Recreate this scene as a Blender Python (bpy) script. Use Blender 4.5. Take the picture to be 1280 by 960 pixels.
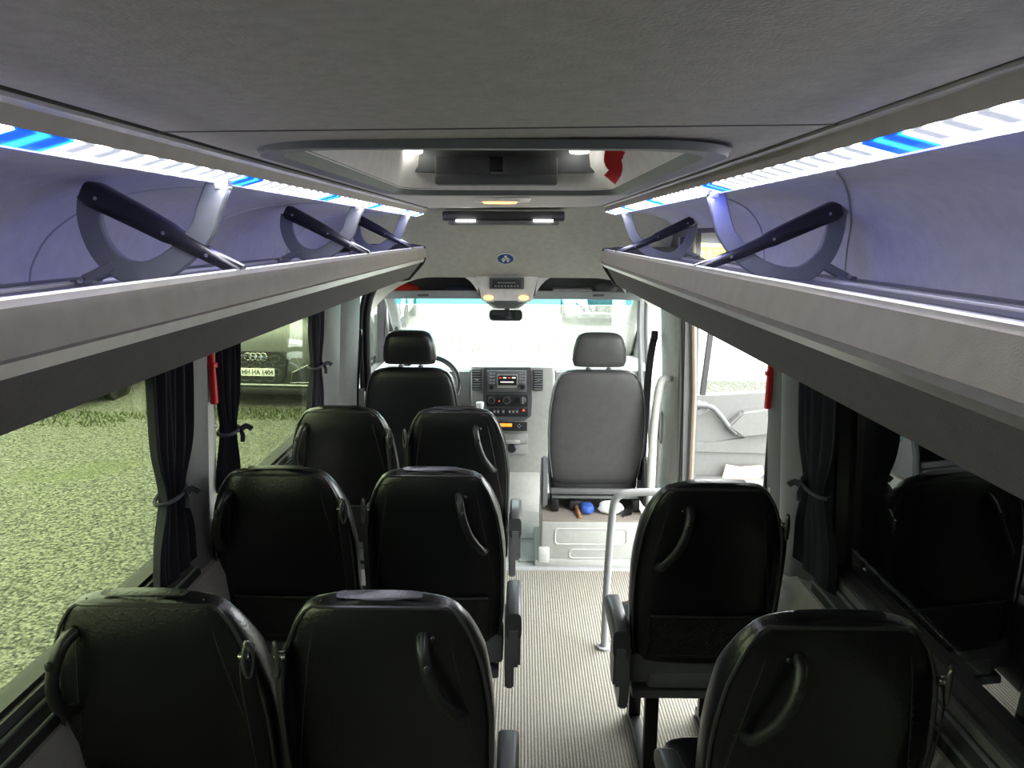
import bpy, bmesh, math, random
from mathutils import Vector, Matrix, Euler
random.seed(7)
for o in list(bpy.data.objects): bpy.data.objects.remove(o, do_unlink=True)
SC = bpy.context.scene
COL = SC.collection
PI = math.pi
# ------------------------------------------------------------------ camera, sky, exposure
CAMZ = 1.79
F = 930.0
PITCH = math.radians(11.37); YAW = math.radians(0.62); ROLL = math.radians(0.25)
cam_d = bpy.data.cameras.new('camera'); cam = bpy.data.objects.new('camera', cam_d); COL.objects.link(cam)
cam_d.sensor_width = 36; cam_d.lens = F/1280*36; cam_d.clip_start = .02; cam_d.clip_end = 300
CM = Matrix.Rotation(YAW,4,'Z') @ Matrix.Rotation(PI/2-PITCH,4,'X') @ Matrix.Rotation(ROLL,4,'Z')
cam.matrix_world = Matrix.Translation((0,0,CAMZ)) @ CM
SC.camera = cam
SC.view_settings.view_transform = 'Standard'; SC.view_settings.look = 'None'
SC.view_settings.gamma = 1; SC.view_settings.use_curve_mapping = False
SC.view_settings.exposure = 2.25
w = bpy.data.worlds.new('overcast'); SC.world = w; w.use_nodes = True
nt = w.node_tree; bg = nt.nodes['Background']
tc = nt.nodes.new('ShaderNodeTexCoord'); sx = nt.nodes.new('ShaderNodeSeparateXYZ'); cr = nt.nodes.new('ShaderNodeValToRGB')
nt.links.new(tc.outputs['Generated'], sx.inputs[0]); nt.links.new(sx.outputs['Z'], cr.inputs[0]); nt.links.new(cr.outputs[0], bg.inputs[0])
cr.color_ramp.elements[0].position = 0.0; cr.color_ramp.elements[0].color = (.80,.84,.84,1)
cr.color_ramp.elements[1].position = .6; cr.color_ramp.elements[1].color = (1,1,1,1)
bg.inputs[1].default_value = 3.2

def ray(px, py):
    return (CM.to_3x3() @ Vector(((px-640)/F, (480-py)/F, -1)))
def at(px, py, D):                   # the point seen at a pixel, at distance D along the van
    r = ray(px, py); k = D/r.y
    return Vector((r.x*k, D, CAMZ+r.z*k))

# ------------------------------------------------------------------ materials
def mat(name, col, rough=.5, metal=0, spec=.5, bump=None, var=None, coat=0):
    m = bpy.data.materials.new(name); m.use_nodes = True
    n = m.node_tree.nodes; l = m.node_tree.links; p = n['Principled BSDF']
    p.inputs['Base Color'].default_value = (*col,1); p.inputs['Roughness'].default_value = rough
    p.inputs['Metallic'].default_value = metal; p.inputs['Specular IOR Level'].default_value = spec
    p.inputs['Coat Weight'].default_value = coat
    t = n.new('ShaderNodeTexCoord')
    sc = var[1] if var else 30; am = var[0] if var else .06
    nz = n.new('ShaderNodeTexNoise'); nz.inputs['Scale'].default_value = sc; nz.inputs['Detail'].default_value = 3
    l.new(t.outputs['Object'], nz.inputs['Vector'])
    r = n.new('ShaderNodeValToRGB'); l.new(nz.outputs['Fac'], r.inputs[0]); l.new(r.outputs[0], p.inputs['Base Color'])
    r.color_ramp.elements[0].position = .3; r.color_ramp.elements[1].position = .7
    r.color_ramp.elements[0].color = (*[c*(1-am) for c in col],1); r.color_ramp.elements[1].color = (*[min(1,c*(1+am)) for c in col],1)
    if bump:
        z = n.new('ShaderNodeTexNoise'); z.inputs['Scale'].default_value = bump[0]; z.inputs['Detail'].default_value = 2
        l.new(t.outputs['Object'], z.inputs['Vector'])
        b = n.new('ShaderNodeBump'); b.inputs['Strength'].default_value = bump[1]; b.inputs['Distance'].default_value = .002
        l.new(z.outputs['Fac'], b.inputs['Height']); l.new(b.outputs[0], p.inputs['Normal'])
    return m
def emis(name, col, s):
    m = bpy.data.materials.new(name); m.use_nodes = True
    n = m.node_tree.nodes; p = n['Principled BSDF']
    p.inputs['Base Color'].default_value = (*col,1); p.inputs['Emission Color'].default_value = (*col,1)
    p.inputs['Emission Strength'].default_value = s
    return m
def glass(name, tint, refl=.08, ior=1.5):
    m = bpy.data.materials.new(name); m.use_nodes = True
    n = m.node_tree.nodes; l = m.node_tree.links; n.remove(n['Principled BSDF'])
    o = n['Material Output']; tr = n.new('ShaderNodeBsdfTransparent'); tr.inputs[0].default_value = (*tint,1)
    g = n.new('ShaderNodeBsdfGlossy'); g.inputs['Roughness'].default_value = .0; g.inputs[0].default_value = (.95,.97,.96,1)
    ge = n.new('ShaderNodeNewGeometry'); dt = n.new('ShaderNodeVectorMath'); dt.operation = 'DOT_PRODUCT'
    l.new(ge.outputs['Incoming'], dt.inputs[0]); l.new(ge.outputs['Normal'], dt.inputs[1])
    def mth(op, a, b):
        q = n.new('ShaderNodeMath'); q.operation = op
        for i, v in enumerate((a, b)):
            if v is None: continue
            if isinstance(v, (int, float)): q.inputs[i].default_value = v
            else: l.new(v, q.inputs[i])
        return q.outputs[0]
    r0 = ((ior-1)/(ior+1))**2
    f5 = mth('POWER', mth('SUBTRACT', 1.0, mth('ABSOLUTE', dt.outputs['Value'], None)), 5.0)
    rf_ = mth('MULTIPLY_ADD', f5, 1-r0); rf_.node.inputs[2].default_value = r0
    mx = n.new('ShaderNodeMixShader'); l.new(rf_, mx.inputs[0]); l.new(tr.outputs[0], mx.inputs[1]); l.new(g.outputs[0], mx.inputs[2])
    l.new(mx.outputs[0], o.inputs[0]); return m

M = {}
M['headliner'] = mat('headliner', (.56,.535,.515), .85, bump=(260,.7), var=(.08,60))
M['headliner_front'] = mat('headliner_front', (.82,.80,.76), .85, bump=(420,.35))
M['side_trim'] = mat('side_trim_fabric', (.48,.475,.50), .8, bump=(260,.6))
M['rack'] = mat('rack_plastic', (.36,.33,.29), .55, bump=(500,.15))
M['rack_alu'] = mat('rack_aluminium', (.62,.61,.60), .38, metal=.6)
M['rack_fabric'] = mat('rack_fabric', (.13,.125,.12), .9, bump=(600,.8))
M['rack_floor'] = mat('rack_floor', (.20,.20,.22), .5)
M['black'] = mat('black_plastic', (.018,.018,.02), .4)
M['rubber'] = mat('black_rubber', (.02,.02,.02), .6)
M['blade'] = mat('glossy_black', (.010,.010,.016), .24, spec=.6)
M['hoop'] = mat('hoop_grey', (.16,.17,.19), .45)
M['leather'] = mat('black_leather', (.0045,.005,.006), .30, spec=.6, bump=(140,.35), var=(.2,8))
M['seam'] = mat('seam_thread', (.022,.022,.022), .5)
M['piping'] = mat('leather_piping', (.035,.035,.036), .3)
M['handle'] = mat('handle_rubber', (.012,.013,.013), .38)
M['seatgrey'] = mat('seat_base_plastic', (.12,.127,.127), .45, bump=(300,.15))
M['frame'] = mat('black_metal', (.015,.015,.015), .4, metal=.5)
M['steel'] = mat('steel', (.55,.55,.55), .25, metal=1)
M['belt'] = mat('belt_webbing', (.006,.006,.007), .7, bump=(500,.6))
M['net'] = mat('net_cord', (.02,.02,.02), .7)
M['cabseat_lit'] = mat('cab_seat_lit_grey', (.05,.05,.05), .5, bump=(300,.5), var=(.12,20))  # daylight painted in: greyer than the driver seat of the same material
M['cabplastic'] = mat('cab_light_plastic', (.32,.33,.305), .55, bump=(300,.1))
M['cabdark'] = mat('cab_dark_plastic', (.10,.105,.105), .5)
M['cabmid'] = mat('cab_mid_plastic', (.30,.31,.31), .55)
M['pillar'] = mat('pillar_plastic', (.10,.103,.10), .5, bump=(400,.2))
M['pillar_light'] = mat('pillar_light_plastic', (.42,.425,.40), .5)
M['sill'] = mat('sill_plastic', (.28,.27,.25), .5, bump=(400,.2))
M['curtain'] = mat('curtain_fabric', (.038,.038,.052), .85, bump=(700,.3))
M['red'] = mat('red_plastic', (.55,.012,.015), .35)
M['redcloth'] = mat('red_cloth', (.65,.03,.015), .7)
M['white'] = mat('white_paint', (.75,.76,.77), .3, coat=.3)
M['silver'] = mat('silver_paint', (.035,.042,.036), .3, coat=.3)
M['darkpaint'] = mat('dark_paint', (.03,.035,.04), .25, coat=.6)
M['chrome'] = mat('chrome', (.7,.7,.7), .1, metal=1)
M['tyre'] = mat('tyre', (.02,.02,.02), .8)
M['paper'] = mat('paper', (.8,.8,.78), .7)
M['card'] = mat('cardboard', (.55,.42,.25), .8)
M['blue'] = mat('badge_blue', (.004,.05,.20), .5)
M['bluecloth'] = mat('blue_cloth', (.02,.07,.30), .6)
M['whitecloth'] = mat('white_cloth', (.75,.74,.70), .8)
M['brown'] = mat('brown_wood', (.30,.14,.06), .5)
M['yellow'] = mat('yellow_banner', (.80,.62,.10), .6)
M['ink'] = mat('ink', (.02,.02,.02), .5)
M['inkred'] = mat('letter_brown', (.35,.20,.03), .5)
M['plate'] = mat('plate_white', (.8,.8,.75), .5)
M['glass_left'] = glass('tinted_glass_left', (.455,.495,.375), ior=1.3)
M['glass_right'] = glass('tinted_glass_right', (.40,.42,.40), ior=3.0)
M['glass_clear'] = glass('clear_glass', (.76,.79,.77), ior=1.25)
M['glass_band'] = glass('windscreen_sunband', (.45,.86,.90), ior=1.3)
M['glass_car'] = mat('car_glass', (.02,.025,.03), .08)
M['led_orange'] = emis('warm_lamp', (1,.42,.10), 1.0)
M['led_small'] = emis('small_lamp', (1,.98,.92), 1.6)
M['disp_orange'] = emis('orange_display', (1,.30,.03), .3)
M['screen'] = mat('screen', (.02,.02,.02), .2)
M['screen_txt'] = emis('screen_text', (.8,.75,.7), .25)
M['screen_red'] = emis('screen_red', (.8,.12,.05), .2)
def led(name, col, s, hi):
    m = emis(name, col, s); n = m.node_tree.nodes; l = m.node_tree.links; p = n['Principled BSDF']
    t = n.new('ShaderNodeTexCoord'); wv = n.new('ShaderNodeTexWave'); wv.bands_direction = 'Y'; wv.inputs['Scale'].default_value = 5.5; wv.inputs['Distortion'].default_value = 0
    l.new(t.outputs['Object'], wv.inputs['Vector'])
    mr = n.new('ShaderNodeMapRange'); mr.inputs[3].default_value = s; mr.inputs[4].default_value = hi
    pw = n.new('ShaderNodeMath'); pw.operation='POWER'; pw.inputs[1].default_value = 3
    l.new(wv.outputs['Fac'], pw.inputs[0]); l.new(pw.outputs[0], mr.inputs[0]); l.new(mr.outputs[0], p.inputs['Emission Strength'])
    return m
M['led_white'] = led('led_white', (.84,.88,1), .10, 5)
M['led_blue'] = led('led_blue', (.005,.10,1), .25, 4)

def carpet():
    m = mat('ribbed_carpet', (.36,.35,.31), .95)
    n = m.node_tree.nodes; l = m.node_tree.links; p = n['Principled BSDF']
    t = [x for x in n if x.type=='TEX_COORD'][0]
    wv = n.new('ShaderNodeTexWave'); wv.bands_direction='X'; wv.inputs['Scale'].default_value=26; wv.inputs['Distortion'].default_value=.8; wv.inputs['Detail Scale'].default_value=8
    l.new(t.outputs['Object'], wv.inputs['Vector'])
    nz = n.new('ShaderNodeTexNoise'); nz.inputs['Scale'].default_value=160; nz.inputs['Detail'].default_value=3; l.new(t.outputs['Object'], nz.inputs['Vector'])
    ad = n.new('ShaderNodeMath'); ad.operation='ADD'; l.new(wv.outputs['Fac'], ad.inputs[0]); l.new(nz.outputs['Fac'], ad.inputs[1])
    r = [x for x in n if x.type=='VALTORGB'][0]
    ml = n.new('ShaderNodeMath'); ml.operation='MULTIPLY'; ml.inputs[1].default_value=.5; l.new(ad.outputs[0], ml.inputs[0]); l.new(ml.outputs[0], r.inputs[0])
    r.color_ramp.elements[0].position=.25; r.color_ramp.elements[1].position=.8
    r.color_ramp.elements[0].color=(.15,.145,.122,1); r.color_ramp.elements[1].color=(.33,.31,.255,1)
    b = n.new('ShaderNodeBump'); b.inputs['Strength'].default_value=.45; b.inputs['Distance'].default_value=.004
    l.new(ad.outputs[0], b.inputs['Height']); l.new(b.outputs[0], p.inputs['Normal'])
    return m
M['carpet'] = carpet()
def gravel():
    m = mat('gravel', (.4,.4,.35), .95)
    n = m.node_tree.nodes; l = m.node_tree.links; p = n['Principled BSDF']
    t = [x for x in n if x.type=='TEX_COORD'][0]; r = [x for x in n if x.type=='VALTORGB'][0]
    v = n.new('ShaderNodeTexVoronoi'); v.inputs['Scale'].default_value=42; l.new(t.outputs['Object'], v.inputs['Vector'])
    v2 = n.new('ShaderNodeTexNoise'); v2.inputs['Scale'].default_value=40; v2.inputs['Detail'].default_value=4; l.new(t.outputs['Object'], v2.inputs['Vector'])
    sp = n.new('ShaderNodeSeparateColor'); l.new(v.outputs['Color'], sp.inputs[0])
    ad = n.new('ShaderNodeMath'); ad.operation='MULTIPLY_ADD'; l.new(sp.outputs[0], ad.inputs[0]); ad.inputs[1].default_value=.5; l.new(v2.outputs['Fac'], ad.inputs[2])
    sb = n.new('ShaderNodeMath'); sb.operation='SUBTRACT'; l.new(ad.outputs[0], sb.inputs[0]); ds = n.new('ShaderNodeMath'); ds.operation='MULTIPLY'; ds.inputs[1].default_value=.55; l.new(v.outputs['Distance'], ds.inputs[0]); l.new(ds.outputs[0], sb.inputs[1])
    l.new(sb.outputs[0], r.inputs[0])
    r.color_ramp.elements[0].position=.15; r.color_ramp.elements[1].position=.85
    r.color_ramp.elements[0].color=(.018,.020,.015,1); r.color_ramp.elements[1].color=(.25,.255,.205,1)
    g = n.new('ShaderNodeTexNoise'); g.inputs['Scale'].default_value=.55; g.inputs['Detail'].default_value=5; l.new(t.outputs['Object'], g.inputs['Vector'])
    gr = n.new('ShaderNodeValToRGB'); gr.color_ramp.elements[0].position=.62; gr.color_ramp.elements[1].position=.78; l.new(g.outputs['Fac'], gr.inputs[0])
    mx = n.new('ShaderNodeMixRGB'); mx.inputs[2].default_value=(.10,.125,.045,1); l.new(gr.outputs[0], mx.inputs[0]); l.new(r.outputs[0], mx.inputs[1]); l.new(mx.outputs[0], p.inputs['Base Color'])
    b = n.new('ShaderNodeBump'); b.inputs['Strength'].default_value=.8; b.inputs['Distance'].default_value=.02; l.new(sb.outputs[0], b.inputs['Height']); l.new(b.outputs[0], p.inputs['Normal'])
    return m
M['gravel'] = gravel()

# ------------------------------------------------------------------ mesh helpers
def B(): return bmesh.new()
def merge(bm, tmp, mtx=None):
    if mtx is not None: tmp.transform(mtx)
    me = bpy.data.meshes.new('t'); tmp.to_mesh(me); tmp.free(); bm.from_mesh(me); bpy.data.meshes.remove(me)
def box(bm, x0,x1,y0,y1,z0,z1, bev=0, seg=2, mtx=None, fn=None):
    t = B(); bmesh.ops.create_cube(t, size=1)
    for v in t.verts: v.co = Vector((x0 if v.co.x<0 else x1, y0 if v.co.y<0 else y1, z0 if v.co.z<0 else z1))
    if bev: bmesh.ops.bevel(t, geom=t.edges[:], offset=bev, segments=seg, affect='EDGES', profile=.5)
    if fn:
        for v in t.verts: v.co = fn(v.co)
    merge(bm, t, mtx)
def loft(bm, rings, cap=True, closed=True):
    t = B(); R = [[t.verts.new(p) for p in r] for r in rings]; n = len(R[0])
    for a, b in zip(R, R[1:]):
        for i in range(n if closed else n-1):
            j = (i+1) % n; t.faces.new((a[i],a[j],b[j],b[i]))
    if cap and closed: t.faces.new(R[0][::-1]); t.faces.new(R[-1])
    merge(bm, t)
def crom(pts, k=8, closed=False):
    P = [Vector(p) for p in pts]; out = []; n = len(P)
    for i in range(n if closed else n-1):
        g = (lambda q: P[q % n]) if closed else (lambda q: P[max(0,min(n-1,q))])
        p0,p1,p2,p3 = g(i-1),g(i),g(i+1),g(i+2)
        for s in range(k):
            t = s/k; out.append(.5*((2*p1)+(p2-p0)*t+(2*p0-5*p1+4*p2-p3)*t*t+(3*p1-p0-3*p2+p3)*t**3))
    if not closed: out.append(P[-1])
    return out
def tube(bm, pts, r, n=10, k=0, closed=False):
    if k: 
        nr = len(pts); pts = crom(pts, k, closed)
        if isinstance(r,(list,tuple)):
            L = len(pts); r = [r[min(nr-1,int(i/(L-1)*(nr-1)))]*(1-((i/(L-1)*(nr-1))%1)) + r[min(nr-1,int(i/(L-1)*(nr-1))+1)]*((i/(L-1)*(nr-1))%1) for i in range(L)]
    P = [Vector(p) for p in pts]; L = len(P); rings = []
    up = None
    for i in range(L):
        a = P[i-1] if (i or closed) else P[0]; b = P[(i+1)%L] if (i<L-1 or closed) else P[-1]
        T = (b-a).normalized()
        if up is None:
            up = T.orthogonal().normalized()
        up = (up - T*up.dot(T)).normalized(); S = T.cross(up)
        rr = r[i] if isinstance(r,(list,tuple)) else r
        rings.append([P[i]+(up*math.cos(2*PI*j/n)+S*math.sin(2*PI*j/n))*rr for j in range(n)])
    if closed:
        # match last ring to first approx
        rings.append(rings[0]); loft(bm, rings, cap=False)
    else: loft(bm, rings)
def ribbon(bm, pts, width, thick, nrm, k=0):
    if k:
        nw = len(pts); pts = crom(pts, k)
        if isinstance(width,(list,tuple)):
            L=len(pts); width=[width[min(nw-1,int(i/(L-1)*(nw-1)))]*(1-((i/(L-1)*(nw-1))%1))+width[min(nw-1,int(i/(L-1)*(nw-1))+1)]*((i/(L-1)*(nw-1))%1) for i in range(L)]
    P=[Vector(p) for p in pts]; N=Vector(nrm).normalized(); rings=[]; L=len(P)
    for i in range(L):
        T=(P[min(L-1,i+1)]-P[max(0,i-1)]).normalized(); S=T.cross(N).normalized(); w=(width[i] if isinstance(width,(list,tuple)) else width)/2; h=thick/2; c=min(w,h)*.35
        N2=S.cross(T).normalized()
        q=[(-w+c,-h),(w-c,-h),(w,-h+c),(w,h-c),(w-c,h),(-w+c,h),(-w,h-c),(-w,-h+c)]
        rings.append([P[i]+S*a+N2*b for a,b in q])
    loft(bm, rings)
def prism(bm, poly, axis, a, b, bev=0):
    def pt(u,v,w):
        return {'x':(w,u,v),'y':(u,w,v),'z':(u,v,w)}[axis]
    t=B(); A=[t.verts.new(pt(u,v,a)) for u,v in poly]; C=[t.verts.new(pt(u,v,b)) for u,v in poly]
    n=len(poly); t.faces.new(A[::-1]); t.faces.new(C)
    for i in range(n): t.faces.new((A[i],A[(i+1)%n],C[(i+1)%n],C[i]))
    if bev: bmesh.ops.bevel(t, geom=[e for e in t.edges], offset=bev, segments=2, affect='EDGES')
    merge(bm,t)
def sheet(bm, prof, y0, y1, th, side=1, axis='y'):
    # open profile extruded with a thickness to its left/right side
    P=[Vector((a,b)) for a,b in prof]; off=[]
    for i in range(len(P)):
        T=(P[min(len(P)-1,i+1)]-P[max(0,i-1)]).normalized(); off.append(P[i]+Vector((-T.y,T.x))*th*side)
    poly=[tuple(p) for p in P]+[tuple(p) for p in off[::-1]]
    prism(bm, poly, axis, y0, y1)
def cyl(bm, c, r, h, axis='z', n=24, r2=None, bev=0):
    t=B(); bmesh.ops.create_cone(t, cap_ends=True, segments=n, radius1=r, radius2=r if r2 is None else r2, depth=h)
    if bev: bmesh.ops.bevel(t, geom=[e for e in t.edges if abs(e.verts[0].co.z-e.verts[1].co.z)<1e-6], offset=bev, segments=2, affect='EDGES')
    R={'z':Matrix(),'x':Matrix.Rotation(PI/2,4,'Y'),'y':Matrix.Rotation(PI/2,4,'X')}[axis] if isinstance(axis,str) else Vector(axis).to_track_quat('Z','Y').to_matrix().to_4x4()
    merge(bm,t,Matrix.Translation(c)@R)
def sph(bm, c, s, n=16):
    t=B(); bmesh.ops.create_uvsphere(t,u_segments=n,v_segments=n//2+2,radius=1)
    merge(bm,t,Matrix.Translation(c)@Matrix.Diagonal((*s,1)))
def lathe(bm, prof, c, axis='z', n=28):
    rings=[]
    R={'z':Matrix(),'x':Matrix.Rotation(PI/2,4,'Y'),'y':Matrix.Rotation(-PI/2,4,'X')}[axis] if isinstance(axis,str) else Vector(axis).to_track_quat('Z','Y').to_matrix().to_4x4()
    for r,z in prof: rings.append([Vector(c)+(R@Vector((max(r,1e-4)*math.cos(2*PI*j/n),max(r,1e-4)*math.sin(2*PI*j/n),z))) for j in range(n)])
    loft(bm,rings)
def xf(bm, m): bm.transform(m); return bm

def mesh_obj(name, bm, m, parent=None, sm=True, ang=38, world=True):
    if parent is not None and world:
        bm.transform(Matrix.Translation(-RL[parent.name]))
    bmesh.ops.recalc_face_normals(bm, faces=bm.faces[:])
    me=bpy.data.meshes.new(name); 
    org=Vector((0,0,0))
    if parent is None:
        xs=[v.co.x for v in bm.verts]; ys=[v.co.y for v in bm.verts]; zs=[v.co.z for v in bm.verts]
        org=Vector(((min(xs)+max(xs))/2,(min(ys)+max(ys))/2,min(zs))); bm.transform(Matrix.Translation(-org))
    bm.to_mesh(me); bm.free()
    o=bpy.data.objects.new(name, me); COL.objects.link(o); me.materials.append(m)
    if sm:
        for p in me.polygons: p.use_smooth=True
        me.set_sharp_from_angle(angle=math.radians(ang))
    o.location=org
    if parent is not None:
        o.parent=parent; RL[o.name]=RL[parent.name]
    return o
RL={}
def thing(name, label, cat, loc, group=None):
    o=bpy.data.objects.new(name,None); COL.objects.link(o); o.location=loc; o.empty_display_size=.1; RL[o.name]=Vector(loc)
    o['label']=label; o['category']=cat
    if group: o['group']=group
    return o
def one(name, bm, m, label, cat, group=None, **k):
    o=mesh_obj(name,bm,m,None,**k); o['label']=label; o['category']=cat
    if group: o['group']=group
    RL[o.name]=Vector(o.location)
    return o
def struct(name, bm, m, label=None, parent=None, **k):
    o=mesh_obj(name,bm,m,parent,**k)
    if parent is None:
        o['kind']='structure'; RL[o.name]=Vector(o.location)
    if label: o['label']=label
    return o
def text_bm(s, size, mtx, depth=.0006, bold=0):
    c=bpy.data.curves.new('t','FONT'); c.body=s; c.size=size; c.align_x='CENTER'; c.align_y='CENTER'; c.extrude=depth; c.offset=bold
    o=bpy.data.objects.new('t',c); COL.objects.link(o); dg=bpy.context.evaluated_depsgraph_get(); dg.update()
    me=bpy.data.meshes.new_from_object(o.evaluated_get(dg)); b=B(); b.from_mesh(me); b.transform(mtx)
    bpy.data.objects.remove(o); bpy.data.curves.remove(c); bpy.data.meshes.remove(me)
    return b
FACE=Matrix.Rotation(PI/2,4,'X')     # text lying in the x-z plane, read from -y
def Z(h): return CAMZ-h
# ------------------------------------------------------------------ shell of the van
YB=-1.3          # rear end
WL=lambda z: -(.985-.06*max(0,z-.9)); WR=lambda z: (.875-.06*max(0,z-.9))
def wallbox(bm, side, y0,y1,z0,z1, off=0, th=.07, bev=0):
    f=WL if side<0 else WR
    def fn(v):
        x=f(v.z)+side*(off + (th if v.x>0 else 0)); return Vector((x,v.y,v.z))
    box(bm,-1,1,y0,y1,z0,z1,fn=fn)
GROUND=-.66
b=B(); box(b,-60,60,-20,110,GROUND-.2,GROUND); struct('ground',b,M['gravel'],'gravel yard with patches of grass around the van')
b=B(); box(b,-1.0,.9,YB,3.78,-.06,0); struct('floor',b,M['carpet'],'ribbed grey beige carpet of the passenger floor')
# cab floor with embossed panels
b=B(); box(b,-1.0,.9,3.80,5.7,-.06,.005); 
for x0,x1,y0,y1 in [(.0,.13,3.86,4.12),(-.02,.13,4.18,4.42),(-.30,-.08,3.86,4.3)]: box(b,x0,x1,y0,y1,.0,.012,bev=.005)
struct('floor_cab',b,M['cabplastic'],'pale grey moulded rubber floor of the cab')
b=B(); box(b,-.95,.86,3.765,3.80,-.02,.012,bev=.004); struct('trim_1',b,M['cabmid'],'grey step strip between carpet and cab floor')
ZS=.90; ZT=1.45
# left wall: windows from behind to 1.93, 2.32..3.45, front door window 4.36..5.25
b=B()
wallbox(b,-1,YB,3.95,-.1,ZS-.03)
wallbox(b,-1,3.95,6.0,-.1,.86)
wallbox(b,-1,YB,6.0,ZT,1.95,off=.03)
wallbox(b,-1,YB,-.55,ZS-.03,ZT); wallbox(b,-1,2.05,2.26,ZS-.03,ZT); wallbox(b,-1,3.60,4.36,.86,ZT); wallbox(b,-1,5.35,6.0,.86,ZT)
struct('wall_left',b,M['pillar'],'dark grey left side wall between the windows')
# right wall: door opening 2.50..3.74 ; window to 1.98
b=B()
wallbox(b,1,YB,2.50,-.1,ZS-.03); wallbox(b,1,3.74,6.0,-.1,.0)
wallbox(b,1,3.74,4.30,-.1,1.95); wallbox(b,1,YB,2.50,ZT,1.95,off=.04); wallbox(b,1,2.50,3.12,1.60,1.95,off=.04); wallbox(b,1,3.12,3.74,1.80,1.95)
wallbox(b,1,1.98,2.50,ZS-.03,ZT); wallbox(b,1,YB,-.55,ZS-.03,ZT); wallbox(b,1,4.30,6.0,1.45,1.95); wallbox(b,1,5.35,6.0,-.1,1.45)
struct('wall_right',b,M['pillar'],'dark grey right side wall beside the door opening')
# rear wall out of view, built solid without windows to block light from behind
b=B()
box(b,-1.05,.95,YB-.07,YB,-.1,.9); box(b,-1.05,.95,YB-.07,YB,.9,2.0)
struct('wall_rear',b,M['pillar'],'rear doors behind the last row')
# window sills and glass
def window(n, side, y0,y1,z0,z1, gl, lab, sill=True):
    b=B(); wallbox(b,side,y0,y1,z0,z1,off=.045,th=.006)
    w=struct('window_%d'%n,b,gl,lab)
    b=B()
    for (a,c,e,f) in [(y0-.01,y1+.01,z0-.035,z0+.012),(y0-.01,y1+.01,z1-.012,z1+.03),(y0-.02,y0+.02,z0,z1),(y1-.02,y1+.02,z0,z1)]:
        wallbox(b,side,a,c,e,f,off=.012,th=.05)
    struct('window_seal',b,M['rubber'],parent=w)
    if sill:
        b=B(); f=WL if side<0 else WR
        x=f(z0)
        prism(b,[(x+side*.03,z0-.012),(x-side*.012,z0-.03),(x-side*.03,z0-.06),(x-side*.03,z0-.085),(x,z0-.085)],'y',y0-.02,y1+.02)
        struct('window_sill_rail',b,M['rubber'],parent=w)
        b=B(); tube(b,[(x-side*.008,y0-.02,z0-.028),(x-side*.008,y1+.02,z0-.028)],.006); tube(b,[(x-side*.026,y0-.02,z0-.056),(x-side*.026,y1+.02,z0-.056)],.005)
        struct('window_sill_bead',b,M['cabdark'],parent=w)
    return w
window(1,-1,-.55,2.05,ZS-.03,ZT,M['glass_left'],'large tinted left window beside the two nearest seat rows')
window(2,-1,2.26,3.60,ZS-.03,ZT,M['glass_left'],'tinted left window beside the front seat row, hatchback seen through')
window(3,-1,4.36,5.35,.86,1.50,M['glass_clear'],'side window of the left cab door',sill=False)
window(4,1,-.55,1.98,ZS-.03,ZT,M['glass_right'],'dark right window mirroring the seats')
# lower side panels (ledge under the windows)
for s,nm,y1 in ((-1,'trim_2',3.45),(1,'trim_3',2.45)):
    b=B(); f=WL if s<0 else WR; x=f(.8)
    prism(b,[(x+s*.01,ZS-.11),(x-s*.035,ZS-.12),(x-s*.055,ZS-.17),(x-s*.06,.5),(x-s*.03,.02),(x+s*.01,.02)],'y',YB,y1)
    struct(nm,b,M['sill'],'grey lining panel below the %s windows'%('left' if s<0 else 'right'))
# pillar covers
def pillar_cover(nm, side, y0,y1,z0,z1, bulge, m, lab, flare=0):
    f=WL if side<0 else WR; rings=[]
    for i in range(14):
        t=i/13; z=z0+(z1-z0)*t; fl=flare*max(0,1-t*2.2)**2; r=[]
        for j in range(15):
            u=j/14; y=y0-fl+(y1-y0+2*fl)*u; r.append(Vector((f(z)-side*(bulge*(math.sin(PI*u)**.55 if 0<u<1 else 0)+.002),y,z)))
        r+= [Vector((f(z)+side*.03,y1+fl,z)),Vector((f(z)+side*.03,y0-fl,z))]
        rings.append(r)
    b=B(); loft(b,rings); return struct(nm,b,m,lab)
pillar_cover('trim_4',-1,2.02,2.195,ZS-.1,1.60,.035,M['pillar'],'rounded dark grey pillar cover between the two left windows')
pillar_cover('trim_5',-1,2.20,2.27,ZS-.3,1.60,.012,M['pillar_light'],'light grey strip on the left pillar behind the red hammer')
pillar_cover('trim_6',-1,3.58,3.90,ZS-.2,1.62,.03,M['pillar'],'dark grey left pillar ahead of the front seat row')
pillar_cover('trim_7',-1,3.93,4.32,.2,1.62,.05,M['pillar'],'ribbed grey pillar behind the driver seat')
pillar_cover('trim_8',1,2.05,2.33,.05,1.60,.045,M['pillar'],'dark grey pillar behind the right curtain',flare=.06)
pillar_cover('trim_9',1,2.34,2.50,.05,1.60,.012,M['pillar'],'grey edge of the sliding door opening')
pillar_cover('trim_10',1,3.86,4.28,.0,1.70,.07,M['pillar_light'],'pale grey pillar at the front of the door opening')
for nm,y,m,lab in (('trim_11',3.76,M['rubber'],'black rubber seal along the front of the door opening'),('trim_12',3.81,M['cabmid'],'grey edge strip beside the rubber seal'),('trim_13',3.72,M['brown'],'outer door frame edge, brownish reflection painted into its colour')):
    b=B(); 
    for k in range(2 if nm!='trim_13' else 1):
        tube(b,[(WR(z)-.02+k*.012+(.04 if nm=='trim_13' else 0),y+k*.02,z) for z in (.0,.5,1.0,1.3,1.6,1.78)],.014,n=8)
    struct(nm,b,m if nm!='trim_13' else mat('door_edge_reflection',(.16,.13,.10),.6),lab)  # the brown tone paints in a reflection along the door edge
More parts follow.
